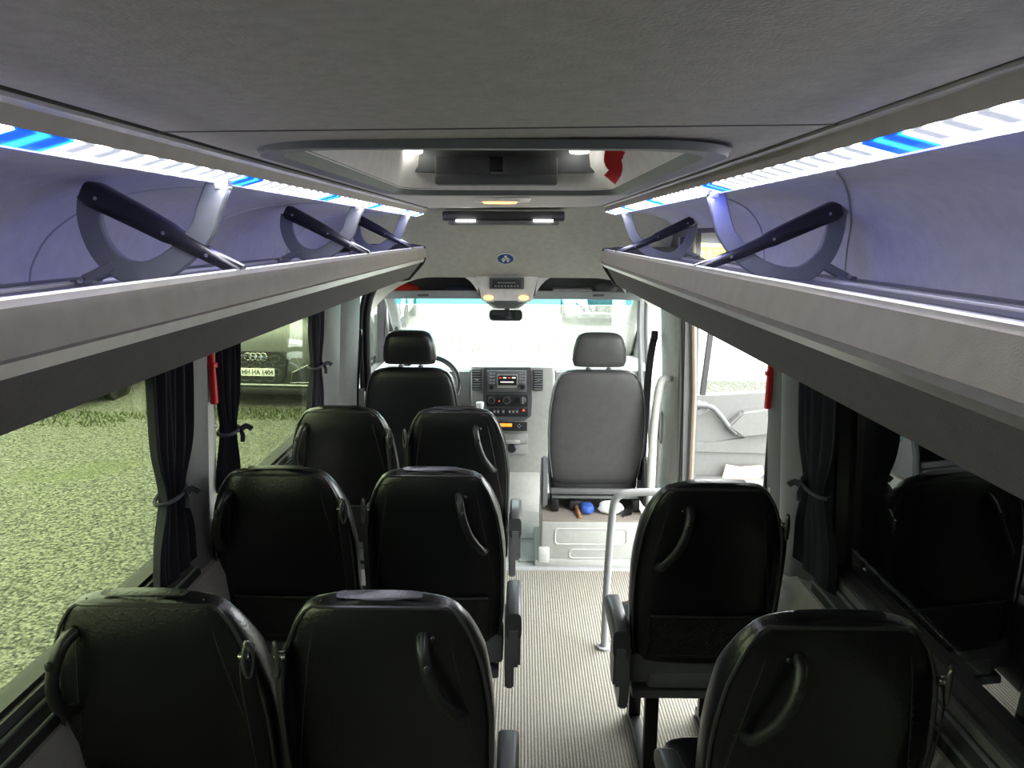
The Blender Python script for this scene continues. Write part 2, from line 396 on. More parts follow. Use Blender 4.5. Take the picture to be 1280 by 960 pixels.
b=B(); tube(b,[(WR(.95)-.004,2.50,z) for z in (.0,.6,1.1,1.6)],.012,n=8); struct('trim_14',b,M['rubber'],'black seal at the rear of the door opening')
# belt slot recess on pale pillar
b=B(); x=WR(1)-.078
for (z0,z1) in ((.70,.80),):
    p=[(x,4.02,.66),(x,4.02,.80),(x,4.10,.80),(x,4.10,.66)]; tube(b,p,.006,n=6,k=6,closed=True)
one('belt_slot_frame',b,M['cabmid'],'small rectangular frame on the pale pillar right of the cab seats','fitting')
# ceiling
CZ=1.918
b=B()
TH=.05
HX0,HX1,HY0,HY1=-.40,.31,1.22,2.42
def zc(x): return CZ+.012*(x+.47)/.9
def cbox(x0,x1,y0,y1):
    def fn(v): return Vector((v.x,v.y,v.z+zc(v.x)-CZ))
    box(b,x0,x1,y0,y1,CZ,CZ+TH,fn=fn)
XA,XB=-.462,.396
cbox(XA,XB,YB-.05,1.0-.002); cbox(XA,XB,1.003,HY0); cbox(XA,HX0,HY0,HY1); cbox(HX1,XB,HY0,HY1); cbox(XA,XB,HY1,3.88)
struct('ceiling',b,M['headliner'],'grey textured headliner over the passenger area',sm=False)
b=B(); tube(b,[(-.49,1.0,zc(-.49)+.002),(.43,1.0,zc(.43)+.002)],.0035,n=8); struct('trim_15',b,M['cabdark'],'dark seam across the headliner')
# outer roof skin (keeps daylight out above the trims)
b=B(); sheet(b,[(-1.06,1.2),(-1.05,1.75),(-.98,1.95),(-.8,2.07),(-.3,2.12),(.2,2.12),(.7,2.07),(.87,1.95),(.94,1.75),(.95,1.6)],YB-.05,5.05,.02,side=1)
rf=None
b.free()
b=B(); sheet(b,[(-1.055,1.50),(-1.04,1.75),(-.98,1.95),(-.8,2.07),(-.3,2.12),(.2,2.12),(.7,2.07),(.87,1.95),(.93,1.75),(.945,1.82)],YB-.05,4.3,.02,side=1)
struct('roof',b,M['white'],'outer roof skin of the van')
# upper side trims (cove between the light strip and the rack floor)
PL=[(-.53,-.085),(-.60,-.098),(-.72,-.095),(-.82,-.07),(-.89,-.02),(-.925,.04),(-.94,.12),(-.945,.36)]
PR=[(.46,-.095),(.53,-.108),(.63,-.105),(.72,-.08),(.79,-.03),(.825,.03),(.84,.12),(.845,.36)]
def cr2(P,k=4):
    return [(p.x,p.z) for p in crom([(x,0,z) for x,z in P],k)]
b=B(); sheet(b,[(x,Z(h)) for x,h in cr2(PL)],YB,3.92,.015,side=-1); struct('wall_left_cove',b,M['side_trim'],'grey fabric cove above the left luggage rack')
b=B(); sheet(b,[(x,Z(h)) for x,h in cr2(PR)],YB,3.05,.015,side=1)
sheet(b,[(x,Z(h)) for x,h in cr2(PR[:5])],3.05,3.86,.015,side=1)
struct('wall_right_cove',b,M['side_trim'],'grey fabric cove above the right luggage rack')
# arched relief lines in the coves
def arch(P, y0, y1, name, rr=.0028):
    pts=[]
    prof=[(x,Z(h)) for x,h in cr2(P)]
    prof=prof[2:-4]
    n=len(prof)
    # rises along y while climbing the cove: low at y0, up to top at y1
    for i,(x,z) in enumerate(prof[::-1]):
        t=i/(n-1); y=y0+(y1-y0)*(1-math.cos(t*PI/2)); pts.append((x,y,z))
    bb=B(); tube(bb,pts,rr,n=8); return bb
i=16
for nm,P,y0,y1,lab in (('trim_16',PL,1.42,1.75,'curved seam in the left cove by the nearest bracket'),('trim_17',PL,2.05,2.75,'curved seam in the left cove by the second bracket'),('trim_18',PL,3.0,3.7,'curved seam in the left cove by the farthest bracket'),
                    ('trim_19',PR,1.95,1.2,'curved seam in the right cove by the nearest bracket'),('trim_20',PR,2.6,2.1,'faint curved seam in the right cove ahead of the nearest bracket'),('trim_21',PR,.98,.6,'curved seam in the right cove near the camera')):
    struct(nm,arch(P,y0,y1,nm),M['cabmid'],lab)

# ------------------------------------------------------------------ racks, light strips, brackets
def rack(side):
    L=side<0
    if L: pr=[(-.50,.0706),(-.50,.117),(-.512,.122),(-.505,.1357),(-.575,.2213)]; lip=(-.50,.0706); out=-.94; y1=3.86
    else: pr=[(.42,.079),(.41,.131),(.422,.136),(.424,.152),(.482,.247)]; lip=(.42,.079); out=.835; y1=3.78
    s=side; y0=YB+.02
    t=thing('luggage_rack','long grey overhead luggage rack along the %s side'%('left' if L else 'right'),'luggage rack',(lip[0],(y0+y1)/2,Z(pr[-1][1])))
    b=B(); ribbon(b,[(lip[0]-s*.001,y0,Z(lip[1]-.002)),(lip[0]-s*.001,y1,Z(lip[1]-.002))],.012,.014,(0,0,1)); mesh_obj('lip',b,M['rack_alu'],t)
    b=B(); x0=lip[0]
    fx=[(x0-s*.002,lip[1]+.003),(x0-s*.006,lip[1]+.02),(x0-s*.004+ (pr[1][0]-x0),pr[1][1])]
    sheet(b,[(x,Z(h)) for x,h in fx],y0,y1,.012,side=1 if L else -1)
    # note: thickness goes outward
    mesh_obj('fascia',b,M['rack'],t)
    b=B(); q=[(pr[1][0],pr[1][1]+.001),(pr[2][0],pr[2][1]),(pr[3][0],pr[3][1])]
    sheet(b,[(pr[1][0]+s*.004,Z(pr[1][1])),(pr[1][0]+s*.008,Z(pr[1][1]+.003)),(pr[1][0]-s*.001,Z(pr[1][1]+.008)),(pr[3][0],Z(pr[3][1]))],y0,y1,.008,side=1 if L else -1); mesh_obj('trim_strip',b,M['rack_alu'],t)
    b=B(); prism(b,[(pr[3][0],Z(pr[3][1])),(pr[4][0],Z(pr[4][1])),(out,Z(.255)),(out,Z(.24)),(pr[4][0]+s*.01,Z(.20)),(pr[3][0]+s*.02,Z(.12))],'y',y0,y1-.01); mesh_obj('underside_panel',b,M['rack_fabric'],t)
    fz=.092 if L else .104
    b=B(); box(b,min(x0+s*.004,out),max(x0+s*.004,out),y0,y1-.015,Z(fz)-.012,Z(fz)); mesh_obj('shelf_floor',b,M['rack_floor'],t)
    for k,(xx,r) in enumerate(((.60,.004),(.66,.006),(.70,.003),(.80,.006),(.86,.004))):
        xx=xx*(1 if L else .89); b=B(); box(b,s*xx-.012,s*xx+.012,y0,y1-.02,Z(fz)-.001,Z(fz)+r,bev=.0015); mesh_obj('shelf_rail',b,M['rack_alu'] if k%2 else M['cabdark'],t)
    # black end cap
    b=B(); P=[(x0-s*.012,lip[1]-.012),(x0-s*.016,pr[1][1]),(pr[3][0]-s*.010,pr[3][1]+.012),(pr[4][0]-s*.004,pr[4][1]+.012),(pr[4][0]+s*.12,.25),(out,.25),(out,lip[1]-.02),(x0+s*.05,lip[1]-.02)]
    prism(b,[(x,Z(h)) for x,h in P],'y',y1-.012,y1+.018,bev=.003); mesh_obj('end_cap',b,M['rubber'],t)
    # light strip
    if L: g=(-.47,-.125); a=(-.49,-.0986); c=(-.53,-.0877); y1=3.84
    else: g=(.403,-.14); a=(.412,-.110); c=(.461,-.098); y1=3.72
    t=thing('light_strip','white LED strip with blue segments in its trim along the %s side of the ceiling'%('left' if L else 'right'),'light',(a[0],(y0+y1)/2,Z(c[1])))
    b=B(); prism(b,[(g[0],Z(g[1])+.004),(g[0]-s*.001,Z(g[1])-.004),(g[0]+s*.009,Z(g[1]+.0075)),(g[0]+s*.010,Z(g[1]+.0075)),(g[0]+s*.02,Z(g[1])+.004)],'y',y0,y1+.02); mesh_obj('bright_bead',b,M['rack_alu'],t)
    b=B(); prism(b,[(g[0]+s*.008,Z(g[1]+.006)),(a[0],Z(a[1]-.001)),(a[0]+s*.004,Z(a[1])+.004),(c[0],Z(c[1])+.006),(c[0]+s*.02,Z(c[1])+.012),(c[0]+s*.02,Z(g[1])+.01),(g[0]+s*.012,Z(g[1])+.01)],'y',y0,y1+.02); mesh_obj('housing',b,M['rack'],t)
    b=B(); prism(b,[(g[0]-s*.003,Z(g[1])+.012),(g[0]-s*.002,Z(g[1])+.001),(g[0]+s*.01,Z(g[1])+.001),(g[0]+s*.01,Z(g[1])+.012)],'y',y0,y1); mesh_obj('shadow_gap',b,M['rubber'],t)
    segs=[.17,.80,1.41,2.03,2.66,3.30,3.74] if L else [.30,.90,1.72,2.48,3.1,3.60]
    ln=.10
    for q in segs:
        ld=bpy.data.lights.new('blue_spot','AREA'); ld.shape='RECTANGLE'; ld.size=.03; ld.size_y=.10; ld.energy=.055; ld.color=(.03,.05,1)
        lo=bpy.data.objects.new('blue_spot',ld); COL.objects.link(lo); dd=Vector((s*.7,0,-.7)); zx=-dd.normalized(); yy=Vector((0,1,0)); xx_=yy.cross(zx)
        lo.matrix_world=Matrix.Translation(Vector(((a[0]+c[0])/2,q,Z(c[1])-.011))-RL[t.name])@Matrix(((xx_.x,yy.x,zx.x,0),(xx_.y,yy.y,zx.y,0),(xx_.z,yy.z,zx.z,0),(0,0,0,1)))
        lo.parent=t
    xs=[(a[0]+s*.001,Z(a[1])-.001),(c[0],Z(c[1])-.001),(c[0],Z(c[1])+.006),(a[0]+s*.003,Z(a[1])+.004)]
    for k,(dx,dz) in enumerate(((s*.75,-.5),(-s*.35,-.95))):
        ld=bpy.data.lights.new('strip_light','AREA'); ld.shape='RECTANGLE'; ld.size=.03; ld.size_y=y1-y0-.1; ld.energy=(.5,1.5)[k]; ld.color=((.66,.68,1),(1,.95,.88))[k]
        lo=bpy.data.objects.new('strip_light',ld); COL.objects.link(lo); dd=Vector((dx,0,dz)).normalized()
        zx=-dd; yy=Vector((0,1,0)); xx_=yy.cross(zx)
        lo.matrix_world=Matrix.Translation(Vector(((a[0]+c[0])/2,(y0+y1)/2,Z(c[1])-.010))-RL[t.name])@Matrix(((xx_.x,yy.x,zx.x,0),(xx_.y,yy.y,zx.y,0),(xx_.z,yy.z,zx.z,0),(0,0,0,1)))
        lo.parent=t
    cuts=[y0]+[v for q in segs for v in (q-ln/2,q+ln/2)]+[y1]
    for k in range(len(cuts)-1):
        if cuts[k+1]<=cuts[k]: continue
        b=B(); 
        n=max(1,int((cuts[k+1]-cuts[k])/.3)); 
        prism(b,xs,'y',cuts[k]+.0005,min(cuts[k+1],y1)-.0005)
        o=mesh_obj('lens' if k%2==0 else 'blue_lens',b,M['led_white'] if k%2==0 else M['led_blue'],t)
        if k%2: o['label']='blue lit segment'
rack(-1); rack(1)

BR_L=dict(hoop=[(-.524,-.086),(-.545,-.04),(-.562,0),(-.61,.046),(-.662,.070),(-.71,.062),(-.742,.028),(-.756,-.02),(-.752,-.06)],bl=[(-.754,-.070),(-.66,-.022),(-.58,.022),(-.495,.066)],cl=(-.775,.092),z=.09)
BR_R=dict(hoop=[(.455,-.098),(.470,-.045),(.490,.005),(.54,.058),(.60,.088),(.665,.092),(.715,.055),(.738,.0),(.742,-.05)],bl=[(.742,-.062),(.64,-.015),(.54,.032),(.415,.080)],cl=(.775,.104),z=.10)
def bracket(side,y,lab,first=[None,None]):
    d=BR_L if side<0 else BR_R; s=side
    k=0 if side<0 else 1
    if first[k] is None:
        t=thing('rack_bracket',lab,'bracket',(d['cl'][0],y,Z(d['z'])),'brackets over the luggage racks')
        b=B(); ribbon(b,[(x,y,Z(h)) for x,h in d['hoop']],.042,.016,(0,1,0),k=6); mesh_obj('hoop',b,M['hoop'],t)
        b=B(); rings=[]
        P=crom([(x,y,Z(h)) for x,h in d['bl']],6)
        n=len(P)
        for i,p in enumerate(P):
            u=i/(n-1); T=(P[min(n-1,i+1)]-P[max(0,i-1)]).normalized(); S=T.cross(Vector((0,1,0))).normalized()
            wd=.024*(1-u)+.013*u; wd=wd if u<.55 else wd*.85; th=.055*(1-.45*u)
            if i==0: wd*=.8
            rings.append([p+S*(wd*math.copysign(abs(math.cos(a))**.6,math.cos(a)))+Vector((0,1,0))*(th*.5*math.copysign(abs(math.sin(a))**.6,math.sin(a))) for a in [2*PI*j/16 for j in range(16)]])
        loft(b,rings); bl=mesh_obj('arm_cover',b,M['blade'],t)
        for u in (.12,.5,.82):
            b=B(); p=P[int(u*(n-1))]; cyl(b,p+Vector((0,-.0265*(1-.45*u),0)),.0035,.006,axis='y',n=10); mesh_obj('screw',b,M['steel'],bl)
        b=B(); cx,ch=d['cl']; box(b,cx-.022,cx+.022,y-.016,y+.016,Z(ch)-.001,Z(ch)+.010,bev=.003)
        ribbon(b,[(cx,y,Z(ch)+.008),(cx-s*.03,y,Z(ch)+.022),(cx-s*.055,y,Z(ch)+.036)],.020,.022,(0,1,0)); mesh_obj('clamp',b,M['hoop'],t)
        b=B(); cyl(b,(cx,y-.014,Z(ch)+.010),.006,.012,axis='y',n=12); mesh_obj('bolt',b,M['steel'],t)
        b=B(); hx,hh=d['hoop'][0]; box(b,hx-s*.006-.012,hx-s*.006+.012,y-.011,y+.011,Z(hh)-.012,Z(hh)+.006,bev=.002); mesh_obj('fixing_plate',b,M['rack_alu'],t)
        first[k]=t; return t
    src=first[k]; t=src.copy(); COL.objects.link(t); t.location.y=y; t['label']=lab
    for c in [o for o in bpy.data.objects if o.parent==src]:
        cc=c.copy(); COL.objects.link(cc); cc.parent=t
        for g in [o for o in bpy.data.objects if o.parent==c]:
            gg=g.copy(); COL.objects.link(gg); gg.parent=cc
    return t
bracket(-1,1.33,'hooped bracket with black arm on the left rack, nearest the camera')
bracket(-1,2.45,'hooped bracket with black arm on the left rack, middle of the three')
bracket(-1,3.47,'hooped bracket with black arm at the far end of the left rack')
bracket(1,1.80,'hooped bracket with black arm on the right rack, nearest the camera')
bracket(1,3.30,'hooped bracket with black arm at the far end of the right rack')

# ------------------------------------------------------------------ roof hatch
def rrect(x0,x1,y0,y1,r,z,n=8):
    p=[]
    for cx,cy,a0 in ((x1-r,y1-r,0),(x0+r,y1-r,90),(x0+r,y0+r,180),(x1-r,y0+r,270)):
        for i in range(n+1):
            a=math.radians(a0+90*i/n); p.append(Vector((cx+r*math.cos(a),cy+r*math.sin(a),z)))
    return p
hx0,hx1,hy0,hy1=-.425,.335,1.10,2.47
t=thing('roof_hatch','recessed roof hatch with dark handle in the ceiling between the light strips','roof hatch',((hx0+hx1)/2,(hy0+hy1)/2,CZ-.01))
b=B(); R=[rrect(hx0,hx1,hy0,hy1,.16,CZ+.004),rrect(hx0+.006,hx1-.006,hy0+.006,hy1-.006,.155,CZ-.008),rrect(hx0+.040,hx1-.040,hy0+.04,hy1-.04,.13,CZ-.007),rrect(hx0+.060,hx1-.060,hy0+.06,hy1-.06,.11,CZ+.012)]
loft(b,R,cap=False); mesh_obj('frame',b,M['cabdark'],t)
b=B(); R=[rrect(hx0+.058,hx1-.058,hy0+.058,hy1-.058,.11,CZ+.008),rrect(hx0+.075,hx1-.09,hy0+.08,hy1-.09,.10,CZ+.075),rrect(hx0+.085,hx1-.10,hy0+.08,hy1-.095,.09,CZ+.15)]
loft(b,R,cap=False); mesh_obj('recess_lining',b,M['headliner_front'],t)
b=B(); box(b,hx0+.05,hx1-.05,hy0+.02,hy1-.02,CZ+.148,CZ+.165); mesh_obj('cover_panel',b,M['cabdark'],t)
fy=2.36
p0=at(545,232,fy-.02); p1=at(697,196,fy-.02)
b=B(); q0=at(468,213,fy); q1=at(768,192,fy); box(b,q0.x+.05,q1.x-.05,fy-.005,fy+.03,q0.z-.005,q1.z+.02,bev=.004); mesh_obj('dark_rear_panel',b,M['cabdark'],t)
b=B(); box(b,p0.x,p1.x,fy-.055,fy-.01,p0.z,p0.z+.032,bev=.008)
box(b,p0.x,p0.x+.19*(p1.x-p0.x)/.38*.9,fy-.05,fy-.01,p0.z+.02,p1.z,bev=.008); box(b,p1.x-.19*(p1.x-p0.x)/.38*.9,p1.x,fy-.05,fy-.01,p0.z+.02,p1.z,bev=.008)
mesh_obj('handle',b,M['cabdark'],t)
b=B(); pc=at(595,214,fy-.03); pd=at(650,196,fy-.03); box(b,pc.x,pd.x,fy-.045,fy-.02,pc.z,pd.z,bev=.003); mesh_obj('handle_latch',b,M['black'],t)
for px in (516,724):
    p=at(px,190,fy-.06); b=B(); lathe(b,[(.0,-.004),(.026,-.004),(.03,0),(.03,.01)],(p.x,p.y,p.z)); o=mesh_obj('reading_lamp',b,M['led_small'],t)
# red pull tag
p=at(769,206,1.80); b=B(); ribbon(b,[(p.x,p.y,p.z+.035),(p.x-.006,p.y,p.z+.01),(p.x+.002,p.y,p.z-.012),(p.x-.012,p.y,p.z-.034)],[.046,.042,.030,.034],.012,(0,1,0),k=4)
one('emergency_tag',b,M['red'],'red pull tag hanging at the right side of the roof hatch','tag')
# ceiling lamp ahead of hatch
p=at(628,250,2.92); t=thing('ceiling_lamp','small warm ceiling lamp between hatch and folded screen','lamp',(p.x,2.85,CZ-.012))
b=B(); R=[rrect(p.x-.11,p.x+.11,2.79,2.91,.05,CZ+.003),rrect(p.x-.10,p.x+.10,2.80,2.90,.045,CZ-.010)]; loft(b,R); mesh_obj('lamp_base',b,M['headliner_front'],t)
b=B(); R=[rrect(p.x-.075,p.x+.06,2.815,2.885,.03,CZ-.009),rrect(p.x-.065,p.x+.05,2.825,2.875,.025,CZ-.016)]; loft(b,R); mesh_obj('lamp_lens',b,M['led_orange'],t)

# ------------------------------------------------------------------ cab roof, screen, badge, shelf
def arc_pts(P): return [(p.x,p.y,p.z) for p in crom(P,5)]
prof=[(3.88,1.928),(4.02,1.918),(4.16,1.865),(4.30,1.755),(4.45,1.635),(4.60,1.53)]
# headliner cap: rings across x with drop to the sides
rings=[]
xs=[-.93+ (1.77)*i/30 for i in range(31)]
pp=crom([(0,y,z) for y,z in prof],4)
for v in pp:
    r=[]
    for x in xs:
        u=abs((x+.045)/.885); drop=(.40*max(0,(u-.55)/.45)**2.2 if u>.55 else 0)*min(1,max(0,(v.y-3.88)/.35))
        r.append(Vector((x,v.y,v.z-drop*.55)))
    rings.append(r)
b=B(); tt=B(); Rv=[[tt.verts.new(p) for p in r] for r in rings]
for a,c in zip(Rv,Rv[1:]):
    for i in range(len(a)-1): tt.faces.new((a[i],a[i+1],c[i+1],c[i]))
bmesh.ops.solidify(tt,geom=tt.faces[:],thickness=-.02); merge(b,tt)
struct('ceiling_cab',b,M['headliner_front'],'pale headliner sloping down over the cab')
b=B(); box(b,-1.0,.9,3.9,5.02,1.95,1.99); box(b,-1.0,.9,5.0,5.04,1.42,1.97); struct('roof_cab',b,M['white'],'outer roof over the cab')  # unseen box added to stop daylight leaking past the cab headliner
# folded monitor
a0=at(555,281,3.98); a1=at(705,263,3.98)
t=thing('folded_monitor','black fold-down monitor closed flat under the cab ceiling','monitor',((a0.x+a1.x)/2,3.98,a0.z))
b=B(); box(b,a0.x,a1.x,3.90,4.03,a0.z+.02,1.906,bev=.008); mesh_obj('housing',b,M['black'],t)
b=B(); box(b,a0.x+.03,a1.x-.03,3.89,4.03,a0.z,a0.z+.022,bev=.006); mesh_obj('screen_flap',b,M['cabdark'],t)
for px in (582,679):
    q=at(px,276,3.885); b=B(); box(b,q.x-.05,q.x+.05,3.878,3.90,q.z-.006,q.z+.006,bev=.002); mesh_obj('lamp',b,M['led_small'],t)
# badge on slope
def slope_z(y):
    for (y0,z0),(y1,z1) in zip(prof,prof[1:]):
        if y0<=y<=y1: return z0+(z1-z0)*(y-y0)/(y1-y0)
r=ray(632,322); k=min((4.0+i*.002 for i in range(300)),key=lambda q:abs(CAMZ+r.z/r.y*q-slope_z(q)))
bp=Vector((r.x/r.y*k,k,CAMZ+r.z/r.y*k))
t=thing('seatbelt_badge','round blue sticker with white belted passenger symbol on the cab headliner','sticker',tuple(bp))
Rb=Matrix.Translation(bp+Vector((0,-.62,-.78))*.006)@Matrix(((1,0,0,0),(0,-.78,-.62,0),(0,.62,-.78,0),(0,0,0,1)))
def onbadge(bb): bb.transform(Rb); return bb
b=B(); lathe(b,[(0,0),(.052,0),(.052,.0025),(0,.0025)],(0,0,0),n=40); mesh_obj('white_rim',onbadge(b),M['paper'],t)
b=B(); lathe(b,[(0,0),(.047,0),(.047,.003),(0,.003)],(0,0,0),n=40); mesh_obj('disc',onbadge(b),M['blue'],t)
b=B(); tt=B(); 
lathe(b,[(.046,.003),(.0475,.0036),(.0485,.003)],(0,0,0),n=40)
b.free(); b=B()
cyl(b,(0,.024,.0035),.0085,.002)                                    # head
prism(b,[(-.012,.012),(.012,.012),(.017,-.010),(-.017,-.010)],'z',.003,.0045)   # torso
for s_ in (-1,1):
    prism(b,[(s_*.013,.010),(s_*.017,.008),(s_*.026,-.012),(s_*.021,-.014)],'z',.003,.0045)
    prism(b,[(s_*.003,-.008),(s_*.016,-.008),(s_*.020,-.030),(s_*.010,-.030)],'z',.003,.0045)
mesh_obj('white_figure',onbadge(b),M['paper'],t)
b=B(); prism(b,[(-.013,.008),(-.009,.012),(.015,-.006),(.012,-.010)],'z',.0045,.0055); mesh_obj('figure_belt',onbadge(b),M['blue'],t)
# overhead shelf across the cab
LX0,LX1=at(476,365,4.72).x-.02, at(793,365,4.72).x+.03
t=thing('overhead_shelf','pale overhead shelf with two open compartments above the windscreen','shelf',((LX0+LX1)/2,4.75,1.37))
zt=at(600,362,4.70).z; zb=at(600,373,4.70).z; ztop=at(600,344,4.62).z
b=B()
box(b,LX0,LX1,4.66,5.02,zb,zb+.02,bev=.004)
ribbon(b,[(LX0,4.67,zb+.02),(LX0+.35,4.665,zb+.026),((LX0+LX1)/2,4.66,zb+.028),(LX1-.35,4.665,zb+.026),(LX1,4.67,zb+.02)],.05,.02,(0,1,0),k=4)
mesh_obj('shelf_board',b,M['cabmid'],t)
b=B(); box(b,LX0,LX1,4.93,4.96,zb,1.62); mesh_obj('back_panel',b,M['cabdark'],t)
cx0,cx1=at(600,350,4.60).x,at(668,350,4.60).x
b=B(); prism(b,[(cx0-.10,ztop+.06),(cx0-.015,ztop-.005),(cx0,zb+.015),(cx0+.02,zb-.012),(cx1-.02,zb-.012),(cx1,zb+.015),(cx1+.015,ztop-.005),(cx1+.10,ztop+.06)],'y',4.59,4.95,bev=.008); mesh_obj('centre_console',b,M['headliner_front'],t)
# rounded corners of the two openings
for (xa,xb,sg) in ((LX0+.10,cx0-.01,1),(cx1+.01,LX1-.10,1)):
    b=B(); h=ztop-zb; n=20; P=[]
    for i in range(n+1):
        u=i/n; e=abs(2*u-1)**5; P.append((xa+(xb-xa)*u, ztop+.004-e*h*.75))
    poly=P+[(xb,ztop+.09),(xa,ztop+.09)]
    prism(b,poly,'y',4.60,4.63); mesh_obj('opening_rim',b,M['headliner_front'],t)
for px in (452*.0+529,748):
    q=at(px,369,4.655); b=B(); box(b,q.x-.035,q.x+.035,4.648,4.662,q.z-.008,q.z+.006,bev=.003); mesh_obj('visor_clip',b,M['cabdark'],t)
# disc player
q0=at(612,361,4.585); q1=at(655,347,4.585)
t=thing('disc_player','black disc player slot unit set in the overhead console','disc player',((q0.x+q1.x)/2,4.585,q0.z))
b=B(); box(b,q0.x,q1.x,4.570,4.60,q0.z,q1.z,bev=.004); mesh_obj('surround',b,M['cabdark'],t)
b=B(); box(b,q0.x+.018,q1.x-.018,4.562,4.575,q0.z+.008,q1.z-.010,bev=.002); f_=mesh_obj('faceplate',b,M['black'],t)
b=B(); w_=q1.x-q0.x
box(b,q0.x+.05,q1.x-.05,4.559,4.566,q0.z+.036,q0.z+.041); mesh_obj('disc_slot',b,M['cabmid'],f_)
for k in range(8):
    b=B(); xx=q0.x+.032+k*(w_-.075)/7.; box(b,xx,xx+.011,4.558,4.566,q0.z+.014,q0.z+.023,bev=.001); mesh_obj('button',b,M['cabmid'],f_)
# map light housing and mirror
q=at(633,376,4.72)
t=thing('map_light_unit','grey map light housing with two warm lamps above the mirror','lamp',(q.x,4.72,q.z-.03))
b=B(); R=[rrect(q.x-.150,q.x+.150,4.60,4.84,.05,q.z+.045),rrect(q.x-.14,q.x+.14,4.61,4.83,.05,q.z-.0),rrect(q.x-.08,q.x+.08,4.66,4.80,.04,q.z-.045)]; loft(b,R); mesh_obj('housing',b,M['cabdark'],t)
b=B(); box(b,q.x-.075,q.x+.075,4.595,4.63,q.z+.0,q.z+.04,bev=.006); mesh_obj('sensor_panel',b,M['cabdark'],t)
for s_ in (-1,1):
    b=B(); sph(b,(q.x+s_*.108,4.60,q.z+.030),(.036,.022,.016)); mesh_obj('warm_lamp',b,M['led_orange'],t)
q=at(633,394,4.80)
t=thing('rear_view_mirror','small black rear view mirror at the top of the windscreen','mirror',(q.x,4.80,q.z-.035))
b=B(); R=[rrect(q.x-.108,q.x+.100,0,0.066,.025,0)]; 
def mshape(yy,g): return [Vector((p.x,yy,q.z-.033+p.y)) for p in rrect(q.x-.108-g,q.x+.100+g,-g,.066+g,.026,0)]
loft(b,[mshape(4.79,0),mshape(4.80,.004),mshape(4.82,.002),mshape(4.84,-.02)]); mesh_obj('mirror_housing',b,M['black'],t)
b=B(); loft(b,[mshape(4.786,-.007),mshape(4.792,-.006)]); mesh_obj('mirror_glass',b,mat('mirror_glass',(.55,.6,.58),.04,metal=1),t)
b=B(); tube(b,[(q.x,4.83,q.z),(q.x+.004,4.82,q.z+.045),(q.x,4.80,q.z+.10)],.016,k=4); mesh_obj('stalk',b,M['black'],t)
# things on the shelf
def crumple(b,c,s,seed,n=18,amp=.25):
    rnd=random.Random(seed); t=B(); bmesh.ops.create_icosphere(t,subdivisions=4,radius=1)
    ph=[(rnd.uniform(2,6),rnd.uniform(0,6),Vector((rnd.uniform(-1,1),rnd.uniform(-1,1),rnd.uniform(-1,1))).normalized()) for _ in range(n)]
    for v in t.verts:
        d=sum(abs(math.sin(f*v.co.dot(a)+p)) for f,p,a in ph)/n
        v.co*=1+amp*(d-.6)*2.2
        v.co.z=max(v.co.z,-.6)
    merge(b,t,Matrix.Translation(c)@Matrix.Diagonal((*s,1)))
q=at(504,355,4.78); b=B(); crumple(b,(q.x,4.78,zb+.045),(.10,.07,.045),3); one('folded_cloth',b,M['redcloth'],'crumpled bright red cloth in the left overhead compartment','cloth')
q=at(573,357,4.80); b=B(); crumple(b,(q.x,4.80,zb+.04),(.085,.06,.03),5); one('folded_cloth',b,mat('slate_cloth',(.06,.09,.12),.8),'dark slate blue cloth in the left overhead compartment beside the console','cloth')
q=at(716,358,4.75); b=B()
for k in range(7): box(b,q.x-.125+.004*(k%3),q.x+.12-.003*(k%2),4.70,4.88,zb+.021+k*.0052,zb+.0255+k*.0052)
one('paper_stack',b,M['paper'],'flat stack of white papers in the right overhead compartment','papers')
q=at(756,355,4.80); b=B(); crumple(b,(q.x,4.80,zb+.055),(.075,.06,.05),9); one('dark_bag',b,M['cabdark'],'dark bag at the right end of the overhead shelf','bag')

# ------------------------------------------------------------------ windscreen, pillars, doors of the cab
y0,z0,y1_,z1_=5.85,.86,5.0,1.44
b=B(); 
def wsx(y,z): return 0
ZBN=at(640,381,y1_+.09).z; N=16; rings=[]
for i in range(N+1):
    x=-.90+i*1.72/N; bow=.10*(1-((x+.04)/.86)**2)
    rings.append([Vector((x,y0+bow,z0)),Vector((x,y0+bow+.006,z0)),Vector((x,y1_+.085+.006,ZBN)),Vector((x,y1_+.085,ZBN))])
loft(b,rings); wn=struct('window_5',b,M['glass_clear'],'windscreen of the cab')
b=B(); rings=[[Vector((-.90+i*1.72/N,y1_+.085,ZBN+.002)),Vector((-.90+i*1.72/N,y1_+.091,ZBN+.002)),Vector((-.90+i*1.72/N,y1_+.006,z1_)),Vector((-.90+i*1.72/N,y1_,z1_))] for i in range(N+1)]
loft(b,rings); struct('sun_band',b,M['glass_band'],'turquoise tinted band at the top of the windscreen',parent=wn)
for nm,sx,lab in (('trim_22',-1,'pale left windscreen pillar'),('trim_23',1,'pale right windscreen pillar')):
    X=-.89 if sx<0 else .80
    b=B(); ribbon(b,[(X+sx*.03,5.80,.80),(X+sx*.02,5.5,1.05),(X,5.15,1.32),(X-sx*.0,4.85,1.52)],.11,.07,(1,.35*-sx,0),k=4); struct(nm,b,M['pillar_light'] if sx>0 else M['cabmid'],lab)
